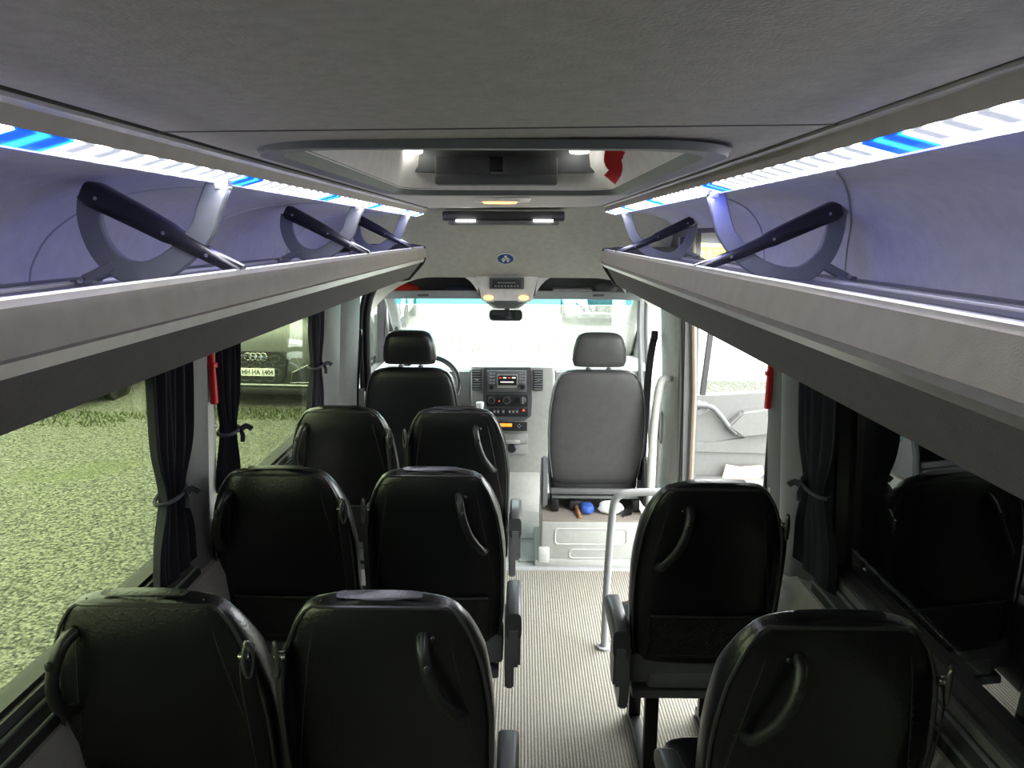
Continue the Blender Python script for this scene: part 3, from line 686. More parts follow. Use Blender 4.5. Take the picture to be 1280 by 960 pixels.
# left cab door inner frame
b=B(); 
for k,(m_off) in enumerate((0,.035)):
    tube(b,[(-.945+m_off,4.38,.86),(-.94+m_off,4.38,1.30),(-.90+m_off,4.42,1.47),(-.895+m_off,4.75,1.50),(-.90+m_off,5.10,1.34),(-.94+m_off,5.40,1.05),(-.95+m_off,5.45,.88)],.018,n=8,k=4)
struct('door_1',b,M['rubber'],'black window seal of the left cab door')
b=B(); wallbox(b,-1,4.36,5.5,.0,.88,off=-.05,th=.05); struct('door_2',b,M['cabplastic'],'inner panel of the left cab door')
# left mirror outside (blurred through door window)
b=B()
for m_off in (0,.03): tube(b,[at(800+m_off*300,372,5.0),at(799+m_off*300,410,4.98),at(801+m_off*300,470,4.95),at(804+m_off*300,540,4.9),at(806+m_off*300,640,4.85)],.017,n=8,k=3)
struct('trim_24',b,M['cabdark'],'dark seal line of the right cab doorway')
# belt on left pillar
def seatbelt_pillar(pts,lab,wd=.045):
    t=thing('pillar_belt',lab,'seat belt',pts[-1]); b=B(); ribbon(b,pts,wd,.004,(0,1,.0),k=4); mesh_obj('webbing',b,M['belt'],t)
    b=B(); p=Vector(pts[0]); box(b,p.x-.018,p.x+.018,p.y-.02,p.y+.02,p.z-.02,p.z+.03,bev=.006); mesh_obj('height_adjuster',b,M['frame'],t)
    return t
seatbelt_pillar([(at(449,425,4.25).x,4.25,at(449,418,4.25).z),(at(448,445,4.22).x,4.20,at(448,445,4.2).z),(at(446,480,4.2).x,4.16,at(446,480,4.16).z),(at(444,506,4.2).x,4.14,at(444,560,4.14).z)],'black seat belt hanging on the left pillar by the driver seat')
t_=seatbelt_pillar([(at(818,420,4.12).x,4.12,at(818,420,4.12).z),(at(812,450,4.1).x,4.08,at(812,450,4.08).z),(at(806,500,4.1).x,4.05,at(806,500,4.05).z),(at(803,560,4.05).x,4.05,at(803,600,4.05).z)],'black seat belt hanging on the right pillar by the passenger seat',wd=.04)

# right cab door, swung open outside
M['doorgrey']=mat('door_card',(.105,.105,.10),.5)
t=thing('open_cab_door','pale inner side of the right cab door standing open beyond the side opening','door',(1.45,5.05,.05))
Yd=5.05
def dp(px,py,o=0): 
    v=at(px,py,Yd-o); return (v.x,v.z)
b=B(); 
poly=[dp(835,498),dp(862,495),dp(900,494),dp(968,490),dp(1010,488),(1.98,dp(1010,487)[1]),(1.98,-.05),(.98,-.05),(.98,dp(835,499)[1])]
prism(b,poly,'y',Yd,Yd+.09,bev=.012); mesh_obj('door_panel',b,M['doorgrey'],t)
b=B(); prism(b,[dp(840,552),dp(880,553),dp(920,548),dp(968,540),dp(1010,535),dp(1010,640),(1.9,.3),(1.05,.3)],'y',Yd-.02,Yd+.02,bev=.008); mesh_obj('lower_panel',b,M['doorgrey'],t)
b=B(); prism(b,[dp(906,531),dp(925,513),dp(968,508),dp(1010,507),dp(1010,525),dp(968,538),dp(925,545)],'y',Yd-.07,Yd+.02,bev=.015); mesh_obj('arm_rest_ledge',b,M['doorgrey'],t)
b=B(); P=[Vector((dp(862,507)[0],Yd-.02,dp(862,507)[1]))]+[Vector((dp(x,y)[0],Yd-.05,dp(x,y)[1])) for x,y in ((885,506),(897,516),(908,530),(918,540))]
tube(b,P,[.014,.018,.020,.018,.014],k=5); mesh_obj('grab_handle',b,M['cabdark'],t)
b=B(); P=[(dp(x,y)[0],Yd-.006,dp(x,y)[1]) for x,y in ((862,505),(872,500),(884,503),(886,513),(872,518),(862,518))]; prism(b,[(p[0],p[2]) for p in P],'y',Yd-.015,Yd+.01,bev=.004); mesh_obj('handle_recess',b,M['cabmid'],t)
b=B(); P=[(dp(x,y)[0],dp(x,y)[1]) for x,y in ((863,511),(868,513),(880,506),(884,512),(870,517),(863,516))]; prism(b,P,'y',Yd-.03,Yd+.0); mesh_obj('door_lever',b,M['cabdark'],t)
b=B()
for px in (866,873,880): 
    q=at(px,502,Yd-.01); box(b,q.x-.012,q.x+.012,Yd-.012,Yd+.01,q.z-.004,q.z+.006,bev=.002)
mesh_obj('window_switches',b,M['cabdark'],t)
b=B(); P=[at(x,y,Yd+.04) for x,y in ((876,428),(882,428),(892,391),(886,391))]; u0=at(878,493,Yd+.04); u1=at(888,418,Yd+.04); ribbon(b,[u0,u1,u1+(u1-u0)*.9],.04,.03,(0,1,0)); mesh_obj('window_divider',b,M['rubber'],t)
fr=u1+(u1-u0)*.9
b=B(); ribbon(b,[(1.98,Yd+.04,.70),(1.96,Yd+.04,1.40),(1.80,Yd+.04,1.62),(1.5,Yd+.04,1.66),(fr.x,Yd+.04,fr.z)],.04,.04,(0,1,0),k=4); mesh_obj('window_frame',b,M['cabdark'],t)
b=B(); 
prism(b,[(.99,u0.z-.01),(u0.x,u0.z),(fr.x,fr.z),(1.5,1.64),(1.80,1.60),(1.95,1.40),(1.97,.72)],'y',Yd+.04,Yd+.045); mesh_obj('window_pane',b,M['glass_clear'],t)
# cardboard in door pocket
q=at(934,590,Yd-.08); b=B()
P=[at(x,y,Yd-.08) for x,y in ((903,598),(908,581),(925,584),(953,582),(956,592),(948,600),(950,640),(900,640))]
prism(b,[(p.x,p.z) for p in P],'y',Yd-.075,Yd-.068); one('cardboard_piece',b,M['card'],'torn tan cardboard sheet in the pocket of the open cab door','cardboard')
t['label']='pale inner side of the right cab door standing open beyond the side opening'
b=B(); z_=at(930,599,Yd-.1).z; box(b,1.1,1.9,Yd-.12,Yd-.02,z_-.25,z_,bev=.012); mesh_obj('door_pocket',b,M['doorgrey'],t)

# sliding door parked behind the right window
t=thing('sliding_door','dark sliding door pushed back outside the right window','door',(1.04,1.2,.0))
b=B(); box(b,1.0,1.05,.0,2.40,.0,.86,bev=.015); box(b,1.0,1.05,.0,.14,.86,1.75,bev=.01); box(b,1.0,1.05,2.27,2.40,.86,1.75,bev=.01); box(b,1.0,1.05,.0,2.4,1.47,1.80,bev=.01); mesh_obj('door_shell',b,M['darkpaint'],t)
b=B(); box(b,1.015,1.03,.14,2.27,.86,1.47); mesh_obj('dark_pane',b,M['glass_car'],t)
b=B(); box(b,1.0,1.05,-1.3,-.02,-.3,1.9); o=struct('wall_right_outer',b,M['darkpaint'],'dark outer panel beside the rear right')

# ------------------------------------------------------------------ dashboard
t=DASH=thing('dashboard','pale grey dashboard with centre console and vents under the windscreen','dashboard',(-.08,5.0,.0))
b=B(); zt_=at(640,459,4.98).z
rings=[]
for i in range(25):
    x=-.93+1.79*i/24; hump=.03*math.exp(-((x+.08)/.3)**2)
    rings.append([Vector((x,4.98-hump,zt_-.02)),Vector((x,5.06,zt_+.015)),Vector((x,5.5,zt_+.0)),Vector((x,5.82,zt_-.06)),Vector((x,5.82,.35)),Vector((x,5.15,.35)),Vector((x,5.05,.55)),Vector((x,4.98-hump*.5,.72))])
loft(b,rings); mesh_obj('dash_body',b,M['cabplastic'],t)
b=B()
for a,c in ((546,588),(694,770)):
    p=at(a,480,4.945); q=at(c,480,4.945); box(b,p.x,q.x,4.94,5.0,at(600,505,4.945).z,at(600,464,4.945).z,bev=.012)
mesh_obj('dark_fascia',b,M['cabmid'],t)
b=B()
p=at(694,490,4.93); q=at(772,517,4.93); box(b,p.x,q.x,4.925,4.95,q.z,at(600,492,4.93).z,bev=.01); mesh_obj('glovebox_lid',b,M['cabdark'],t)
# centre stack
def px_(p,y=4.86): return at(p,500,y).x
def pz_(p,y=4.86): return at(600,p,y).z
b=B()
xa,xb=px_(588),px_(694)
def stack(y,g): 
    return [Vector((x,y+dy,z)) for x,z,dy in ()]
rings=[]
for py,l,r,dy in ((459,589,693,.0),(470,588,694,-.01),(500,588,694,-.0),(520,590,693,.01),(545,595,690,.03),(570,600,687,.04),(602,604,683,.05)):
    y=4.86+dy; x0=at(l,py,y).x; x1=at(r,py,y).x; z=at(640,py,y).z
    rings.append([Vector(v) for v in ((x0+.02,y,z),(x1-.02,y,z),(x1-.004,y+.008,z),(x1,y+.03,z),(x1,5.2,z),(x0,5.2,z),(x0,y+.03,z),(x0+.004,y+.008,z))])
loft(b,rings); mesh_obj('centre_stack',b,M['cabplastic'],t,ang=60)
b=B(); P=[(605,459),(664,459),(665,500),(664,520),(655,526),(617,526),(604,500)]
prism(b,[(at(x,y,4.85).x,at(x,y,4.85).z) for x,y in P],'y',4.843,4.90,bev=.004); pan=mesh_obj('dark_control_panel',b,M['cabdark'],t)
def vent(x0,x1,y0,y1):
    a=at(x0,y1,4.85); c=at(x1,y0,4.85)
    bb=B(); box(bb,a.x-.004,c.x+.004,4.838,4.87,a.z-.004,c.z+.004,bev=.004); v=mesh_obj('air_vent',bb,M['black'],t)
    bb=B()
    for k in range(8):
        z=a.z+(c.z-a.z)*(k+.5)/8; box(bb,a.x,c.x,4.830,4.85,z-.003,z+.002)
    mesh_obj('vent_slats',bb,M['cabmid'],v)
    bb=B(); box(bb,(a.x+c.x)/2-.012,(a.x+c.x)/2+.012,4.824,4.85,(a.z+c.z)/2-.006,(a.z+c.z)/2+.006,bev=.002); mesh_obj('vent_tab',bb,M['steel'],v)
vent(591,601,462,487); vent(667.5,678,463,487)
# base / tunnel
b=B(); rings=[]
for py,l,r,y in ((590,602,686,4.90),(604,600,692,4.84),(622,598,690,4.75),(640,596,684,4.62)):
    p=at(l,py,y); q=at(r,py,y); z=p.z
    rings.append([Vector((p.x+.03,y,z)),Vector((q.x-.05,y,z)),Vector((q.x,y+.08,z)),Vector((q.x,5.2,z)),Vector((p.x,5.2,z)),Vector((p.x,y+.06,z))])
rings.append([Vector((v.x,v.y,.0)) for v in rings[-1]]); loft(b,rings); mesh_obj('console_foot',b,M['cabplastic'],t,ang=60)
# lower items
def pbox(parent,name,x0,x1,y0,y1,Y,d,m,bev=.003):
    a=at(x0,y1,Y); c=at(x1,y0,Y); b=B(); box(b,a.x,c.x,Y-d,Y+.02,a.z,c.z,bev=bev); return mesh_obj(name,b,m,parent)
pbox(t,'drawer',626,660,542,553,4.89,.012,M['cabplastic']); pbox(t,'drawer',626,660,555,567,4.895,.012,M['cabplastic'])
pbox(t,'drawer_pull',632,650,550,554,4.875,.02,M['pillar_light'])
q=at(640,560,4.88); b=B(); lathe(b,[(.014,0),(.024,0),(.030,.006),(.030,.018),(0,.018)][::-1],(q.x,4.862,q.z),axis='y'); mesh_obj('power_socket',b,M['black'],t)
# radio
a=at(609,489,4.84); c=at(658,463,4.84)
t=thing('car_radio','dark car radio with colour screen and two knobs in the centre console','radio',((a.x+c.x)/2,4.83,a.z))
b=B(); box(b,a.x,c.x,4.822,4.8425,a.z,c.z,bev=.004); mesh_obj('radio_face',b,M['cabmid'] and mat('radio_grey',(.14,.145,.145),.4),t)
a=at(621,485,4.82); c=at(647,468,4.82); b=B(); box(b,a.x,c.x,4.815,4.83,a.z,c.z,bev=.003); mesh_obj('screen_bezel',b,M['cabplastic'],t)
a=at(622.5,481.5,4.81); c=at(646,469.5,4.81); b=B(); box(b,a.x,c.x,4.811,4.82,a.z,c.z,bev=.001); s_=mesh_obj('screen',b,M['screen'],t)
for (x0,x1,y0,y1,mm) in ((625.5,642,477,478.2,'screen_txt'),(624,627,471.8,473,'screen_red'),(629,633,471.5,473,'screen_txt'),(635,638,471.8,473,'screen_red'),(640,644.5,471.5,473,'screen_txt')):
    a=at(x0,y1,4.81); c=at(x1,y0,4.81); b=B(); box(b,a.x,c.x,4.8095,4.812,a.z,c.z); mesh_obj('screen_line',b,M[mm],s_)
for k in range(4):
    for j in range(2):
        q=at(613+j*4,467+k*4,4.82); b=B(); box(b,q.x-.008,q.x+.008,4.817,4.825,q.z-.005,q.z+.005,bev=.001); mesh_obj('button',b,M['cabmid'],t)
    for j in range(3):
        q=at(650+j*3,467+k*3.6,4.82); b=B(); box(b,q.x-.006,q.x+.006,4.817,4.825,q.z-.005,q.z+.005,bev=.001); mesh_obj('button',b,M['cabmid'],t)
for px in (614.5,653):
    q=at(px,483.5,4.82); b=B(); lathe(b,[(0,-.016),(.014,-.016),(.017,-.01),(.017,.004),(0,.004)],(q.x,4.818,q.z),axis='y'); k_=mesh_obj('knob',b,M['black'],t)
    b=B(); lathe(b,[(.0165,.0),(.020,.0),(.020,.004),(.0165,.004)],(q.x,4.812,q.z),axis='y'); mesh_obj('knob_ring',b,M['steel'],k_)
# climate controls
q0=at(608,508,4.84); q1=at(660,493,4.84)
t=thing('climate_controls','row of three round climate dials below the radio','control panel',((q0.x+q1.x)/2,4.83,q0.z))
b=B(); box(b,q0.x,q1.x,4.832,4.8425,q0.z,q1.z,bev=.006); mesh_obj('panel',b,M['black'],t)
for px,ring in ((614.5,1),(633.5,1),(653.5,0)):
    q=at(px,500,4.83); b=B(); lathe(b,[(0,-.022),(.018,-.022),(.021,-.016),(.022,.002),(0,.002)],(q.x,4.83,q.z),axis='y'); k_=mesh_obj('dial',b,M['black'] if ring else M['cabdark'],t)
    if ring:
        b=B(); lathe(b,[(.021,-.010),(.026,-.010),(.027,.0),(.021,.0)],(q.x,4.83,q.z),axis='y'); mesh_obj('dial_ring',b,M['steel'],k_)
    else:
        b=B(); box(b,q.x-.004,q.x+.004,4.800,4.82,q.z-.022,q.z+.022,bev=.002); mesh_obj('dial_grip',b,M['cabmid'],k_)
q=at(624,501.5,4.83); b=B(); box(b,q.x-.005,q.x+.005,4.828,4.84,q.z-.004,q.z+.004); mesh_obj('red_indicator',b,M['screen_red'],t)
q0=at(612,520,4.845); q1=at(660,510,4.845)
t=thing('switch_row','narrow row of dashboard switches under the climate dials','control panel',((q0.x+q1.x)/2,4.84,q0.z))
b=B(); box(b,q0.x,q1.x,4.833,4.8425,q0.z,q1.z,bev=.006); mesh_obj('panel',b,M['black'],t)
for px in (618,622.5,629,637,641.5,646):
    q=at(px,514.5,4.83); b=B(); box(b,q.x-.009,q.x+.009,4.826,4.84,q.z-.012,q.z+.012,bev=.002); s_=mesh_obj('switch',b,M['cabdark'],t)
    b=B(); box(b,q.x-.004,q.x+.004,4.8245,4.828,q.z-.002,q.z+.002); mesh_obj('switch_symbol',b,M['paper'],s_)
q=at(654.5,512.5,4.83); b=B(); prism(b,[(q.x-.009,q.z-.007),(q.x+.009,q.z-.007),(q.x,q.z+.009)],'y',4.826,4.84); o=mesh_obj('hazard_switch',b,M['screen_red'],t); o['label']='red hazard triangle'
q0=at(623,538,4.87); q1=at(659,528,4.87)
t=thing('heater_timer','small black heater timer with orange display below the switches','display',((q0.x+q1.x)/2,4.86,q0.z))
b=B(); box(b,q0.x,q1.x,4.853,4.89,q0.z,q1.z,bev=.003); mesh_obj('timer_body',b,M['black'],t)
a=at(625,533.2,4.85); c=at(640,529.4,4.85); b=B(); box(b,a.x,c.x,4.849,4.86,a.z,c.z); mesh_obj('orange_display',b,M['disp_orange'],t)
b=B(); q=at(649,532.5,4.85)
for dx,dz in ((-.01,0),(.01,0),(0,.01),(0,-.01)): box(b,q.x+dx-.0025,q.x+dx+.0025,4.849,4.86,q.z+dz-.0025,q.z+dz+.0025)
mesh_obj('button_cross',b,M['paper'],t)
# gear lever
q=at(600,504,4.66); t=thing('gear_lever','gear lever with pale round knob left of the console','gear lever',(q.x,4.72,.62))
b=B(); tube(b,[(q.x,4.78,.60),(q.x,4.70,.70),(q.x,4.66,q.z-.02)],.012); mesh_obj('stem',b,M['black'],t)
b=B(); lathe(b,[(0,-.04),(.020,-.035),(.026,-.005),(.026,.006),(0,.012)],(q.x,4.66,q.z)); mesh_obj('knob',b,M['paper'],t)
# steering wheel
t=thing('steering_wheel','black steering wheel partly hidden by the driver seat','steering wheel',(-.60,4.78,.70))
ax=Vector((0,-.80,.60)).normalized(); c0=Vector((-.60,4.72,.83)); u_=Vector((1,0,0)); v_=ax.cross(u_).normalized()
b=B(); tube(b,[c0+(u_*math.cos(a)+v_*math.sin(a))*.205 for a in [2*PI*i/48 for i in range(48)]],.017,n=10,closed=True); mesh_obj('rim',b,M['black'],t)
b=B(); lathe(b,[(0,-.03),(.06,-.03),(.085,0),(.07,.03),(0,.035)],c0,axis=ax); mesh_obj('hub',b,M['cabdark'],t)
for a in (0,PI,-PI/2):
    b=B(); d_=u_*math.cos(a)+v_*math.sin(a); ribbon(b,[c0+d_*.06,c0+d_*.20],.035,.014,ax); mesh_obj('spoke',b,M['cabdark'],t)
b=B(); tube(b,[c0-ax*.02,c0-ax*.30],.035); mesh_obj('column',b,M['cabdark'],t)
# driver instrument hood
b=B(); R=[rrect(-.84,-.50,-.04,.06,.05,0)]; loft(b,[[Vector((p.x,4.90,.86+p.y)) for p in R[0]],[Vector((p.x*.98-.01,5.1,.86+p.y*.7)) for p in R[0]]]); mesh_obj('instrument_hood',b,M['cabdark'],DASH)
# ------------------------------------------------------------------ passenger seats
WP=[(0,.0),(.012,.124),(.03,.152),(.06,.173),(.10,.190),(.15,.205),(.22,.217),(.30,.223),(.40,.223),(.50,.219),(.58,.213),(.62,.205)]  # from the top: half width
def wat(t):
    for (a,wa),(b_,wb) in zip(WP,WP[1:]):
        if a<=t<=b_: return wa+(wb-wa)*(t-a)/(b_-a)
    return WP[-1][1]
TOP=1.101; LEN=.62; REC=math.radians(10); NEXP=4.2
def backpt(x,t,side=-1,scale=1.0):
    # local back frame: t down from top; y normal (rear = -)
    w_=wat(t)*scale; th=.052*min(1,(max(t,0)/.03)**.5*.75+.25) if t<.03 else .052
    yy=side*th*max(0,1-min(1,abs(x)/w_)**NEXP)**(1/NEXP)
    return yy
def toworld(x,y,t):
    c,s=math.cos(REC),math.sin(REC); y+=.017*max(0,1-max(t,0)/.13)**2
    # top centre at (0,0,TOP): going down moves forward
    return Vector((x, .055+t*s+y*c, TOP-t*c+y*s))
def passenger_seat(kind,label,group):
    hs={'outer':-1,'aisle':1,'right':-1}[kind]; bs={'outer':1,'aisle':-1,'right':1}[kind]
    arm={'outer':0,'aisle':1,'right':-1}[kind]
    t=thing('passenger_seat',label,'seat',(0,0,0),group)
    b=B(); rings=[]
    ts=[0,.004,.010,.018,.03,.045,.065,.09,.12,.15,.19,.24,.30,.36,.42,.48,.54,.59,.62]
    for q in ts:
        w_=wat(q) if q>0 else .085; th=.052
        if q<.03: th=.014+.038*math.sin(PI/2*min(1,q/.03))
        r=[]
        for j in range(48):
            a=2*PI*j/48; ca,sa=math.cos(a),math.sin(a)
            x=w_*math.copysign(abs(ca)**(2/NEXP),ca); th=min(th,.016+.036*min(1,q/.14)**.8); y=th*math.copysign(abs(sa)**(2/NEXP),sa)-(.052-th)
            if sa<0: y-= .010*math.cos(PI/2*x/w_)*min(1,q/.1)      # slightly puffed rear skin
            r.append(toworld(x,y,q))
        rings.append(r)
    loft(b,rings); mesh_obj('backrest',b,M['leather'],t,ang=80)
    # piping over the top and down both sides at the rear edge
    P=[]
    for q in [.60,.5,.4,.3,.24,.19,.15,.12,.09,.065,.045,.03,.02]: P.append(toworld(-wat(q)*.97,-.044,q))
    for k in range(7): P.append(toworld(-.115+.230*k/6,-.054,.016))
    for q in [.02,.03,.045,.065,.09,.12,.15,.19,.24,.3,.4,.5,.6]: P.append(toworld(wat(q)*.97,-.044,q))
    b=B(); tube(b,P,.0042,n=6); mesh_obj('piping',b,M['piping'],t)
    for s in (-1,1):
        P=[]
        for k in range(22):
            u=k/21; q=.012+u*.42; x=s*(.118+.075*u**.8+ .0*u)
            x=s*min(abs(x),wat(q)*.93)
            y=-.052*max(0,1-(abs(x)/wat(q))**NEXP)**(1/NEXP)-.010*math.cos(PI/2*x/wat(q))*min(1,q/.1)
            P.append(toworld(x,y+.0004,q))
        b=B(); tube(b,P,.0016,n=6)
        for k in range(1,21):
            p=P[k]+Vector((s*.004,0,0)); sph(b,p,(.0009,.0012,.0028),n=6)
        mesh_obj('seam',b,M['seam'],t)
    # grab handle
    if kind=='outer': hp=[(-.140,.075,0),(-.150,.085,.030),(-.166,.13,.046),(-.178,.19,.048),(-.180,.245,.030),(-.176,.27,.0)]
    elif kind=='aisle': hp=[(.085,.075,0),(.088,.085,.030),(.098,.13,.046),(.118,.19,.048),(.150,.25,.030),(.160,.27,.0)]
    else: hp=[(-.075,.075,0),(-.078,.085,.030),(-.090,.13,.046),(-.112,.19,.048),(-.145,.25,.030),(-.155,.27,.0)]
    P=[toworld(x,-.050-o,q) for x,q,o in hp]
    b=B(); tube(b,P,[.013,.0135,.0125,.0125,.013,.013],n=12,k=5); h=mesh_obj('grab_handle',b,M['handle'],t,ang=80)
    b=B(); p=toworld(hp[2][0],-.050-hp[2][2]-.0105,hp[2][1]-.02); sph(b,p,(.007,.0035,.011),n=12); mesh_obj('handle_cap',b,M['black'],h)
    b=B(); p=toworld(hp[0][0]+ (hs*.018),-.05,.082); sph(b,p,(.009,.010,.009),n=12); mesh_obj('coat_hook',b,M['black'],t)
    # net pocket
    b=B(); pt=lambda x,q: toworld(x,-.052*(1-(abs(x)/wat(q))**NEXP)**(1/NEXP)-.016,q)
    x0,x1,q0,q1=-.165,.165,.44,.585
    nx,nq=26,9
    for k in range(-nq,nx+1):
        for sgn in (1,-1):
            P=[]
            for j in range(nq+1):
                xi=k+j if sgn>0 else k+nq-j
                if 0<=xi<=nx: P.append(pt(x0+(x1-x0)*xi/nx,q0+(q1-q0)*j/nq))
            if len(P)>1: tube(b,P,.0021,n=4)
    mesh_obj('net_pocket',b,M['net'],t)
    b=B(); P=[pt(x0,q1),pt(x0,q0),pt(0,q0),pt(x1,q0),pt(x1,q1),pt(0,q1)]; 
    P=[pt(x0,q0+(q1-q0)*i/6) for i in range(6,0,-1)]+[pt(x0+(x1-x0)*i/14,q0) for i in range(15)]+[pt(x1,q0+(q1-q0)*i/6) for i in range(1,7)]+[pt(x1-(x1-x0)*i/14,q1) for i in range(1,14)]
    tube(b,P,.006,n=6,closed=True); mesh_obj('pocket_hem',b,M['seatgrey'] if False else M['belt'],t)
    # base bar below the backrest
    b=B(); 
    def pb(v): return v
    box(b,-.215,.215,.115,.23,.40,.505,bev=.012); box(b,-.16,.16,.105,.14,.385,.44,bev=.015)
    mesh_obj('seat_back_base',b,M['seatgrey'],t)
    # cushion
    b=B(); rings=[]
    for y,wd,z0,z1 in ((.14,.19,.37,.46),(.16,.208,.36,.475),(.25,.216,.355,.485),(.36,.218,.355,.49),(.46,.216,.355,.485),(.52,.208,.36,.475),(.55,.19,.375,.455)):
        r=[]
        for j in range(32):
            a=2*PI*j/32; ca,sa=math.cos(a),math.sin(a); r.append(Vector((wd*math.copysign(abs(ca)**.4,ca),y,(z0+z1)/2+(z1-z0)/2*math.copysign(abs(sa)**.4,sa))))
        rings.append(r)
    loft(b,rings); mesh_obj('seat_cushion',b,M['leather'],t,ang=80)
    b=B(); P=[Vector((-.14,.22,.487)),Vector((-.13,.36,.491)),Vector((-.09,.46,.488)),Vector((0,.49,.484)),Vector((.09,.46,.488)),Vector((.13,.36,.491)),Vector((.14,.22,.487))]
    tube(b,P,.002,n=6,k=5); mesh_obj('cushion_seam',b,M['seam'],t)
    b=B(); box(b,-.20,.20,.13,.53,.335,.365,bev=.006); mesh_obj('seat_pan',b,M['seatgrey'],t)
    for sx in (-.13,.13):
        b=B(); box(b,sx-.022,sx+.022,.15,.18,.03,.34,bev=.004); box(b,sx-.022,sx+.022,.47,.50,.03,.34,bev=.004); box(b,sx-.022,sx+.022,.12,.53,.0,.035,bev=.004); mesh_obj('leg_frame',b,M['frame'],t)
    # side covers and arm pad
    for s in (-1,1):
        big = (s==arm)
        b=B()
        if big:
            prism(b,[(.05,.44),(.07,.60),(.12,.62),(.20,.56),(.24,.46),(.23,.34),(.08,.33)],'x',s*.225-.022*(s<0)-.004,s*.225+.022*(s>0)+.004,bev=.006)
        else:
            prism(b,[(.09,.46),(.11,.53),(.18,.53),(.22,.46),(.21,.36),(.10,.35)],'x',s*.215-.010,s*.215+.010,bev=.004)
        mesh_obj('hinge_cover',b,M['seatgrey'],t)
        if big:
            b=B(); X=s*.250
            rr=[]
            for (y,z,hh) in ((.06,.585,.045),(.09,.595,.05),(.18,.60,.045),(.24,.60,.040),(.29,.60,.034),(.315,.597,.020)):
                rr.append([Vector((X+.026*math.copysign(abs(math.cos(a))**.5,math.cos(a)),y,z-.02+hh*math.copysign(abs(math.sin(a))**.5,math.sin(a)))) for a in [2*PI*j/20 for j in range(20)]])
            loft(b,rr); ar=mesh_obj('arm_rest',b,M['armpad'],t,ang=60)
            b=B(); prism(b,[(.055,.56),(.15,.56),(.16,.46),(.12,.40),(.06,.42)],'x',X-.022,X+.022,bev=.008); mesh_obj('arm_bracket',b,M['seatgrey'],ar)
    # belt guide at the shoulder and webbing
    s=bs; X=s*(.205)
    q=.12; p=toworld(s*(wat(q)-.006),-.050,q)
    b=B(); cyl(b,p+Vector((s*.006,-.012,0)),.010,.022,axis='x',n=16,bev=.003); g_=mesh_obj('belt_guide',b,M['steel'],t)
    b=B(); lp=[p+Vector((s*(.012+.0015*k),-.020+.002*k,z)) for k,z in ((0,.028),(2,.030),(6,.0),(4,-.035),(0,-.040),(-3,-.01))]; tube(b,lp,.0045,n=8,k=4,closed=True)
    mesh_obj('guide_loop',b,M['loopmetal'],g_)
    b=B(); ribbon(b,[p+Vector((s*.004,.02,.01)),p+Vector((s*.010,-.012,-.03)),p+Vector((s*.014,-.005,-.12)),p+Vector((s*.016,.03,-.30)),p+Vector((s*.012,.08,-.55))],.034,.003,(s*.8,-.6,0),k=5); mesh_obj('seat_belt',b,M['belt'],t)
    return t
M['loopmetal']=mat('loop_metal',(.12,.12,.12),.3,metal=.7)
M['armpad']=mat('arm_pad',(.05,.054,.054),.42)
def dup(src,loc,label):
    t=src.copy(); COL.objects.link(t); t.location=loc; t['label']=label
    for c in [o for o in bpy.data.objects if o.parent==src]:
        cc=c.copy(); COL.objects.link(cc); cc.parent=t
        for g in [o for o in bpy.data.objects if o.parent==c]:
            gg=g.copy(); COL.objects.link(gg); gg.parent=cc
    return t
SG='black leather passenger seats'
s0=passenger_seat('outer','black leather seat beside the big left window, in the row nearest the camera',SG); s0.location=(-.735,1.31,0)
s1=passenger_seat('aisle','black leather seat left of the aisle, in the row nearest the camera',SG); s1.location=(-.272,1.31,0)
s2=passenger_seat('right','black leather seat at bottom right, nearest the camera on the right of the aisle',SG); s2.location=(.60,1.25,0)
dup(s0,(-.735,2.11,0),'black leather window seat in the middle left row, behind the curtain pillar'); dup(s1,(-.265,2.11,0),'black leather aisle seat in the middle left row')
dup(s0,(-.735,2.92,0),'black leather window seat in the front left row, directly behind the driver seat'); dup(s1,(-.265,2.92,0),'black leather aisle seat in the front left row, just behind the cab')
dup(s2,(.565,2.01,0),'black leather seat with net pocket in view, beside the side door opening')

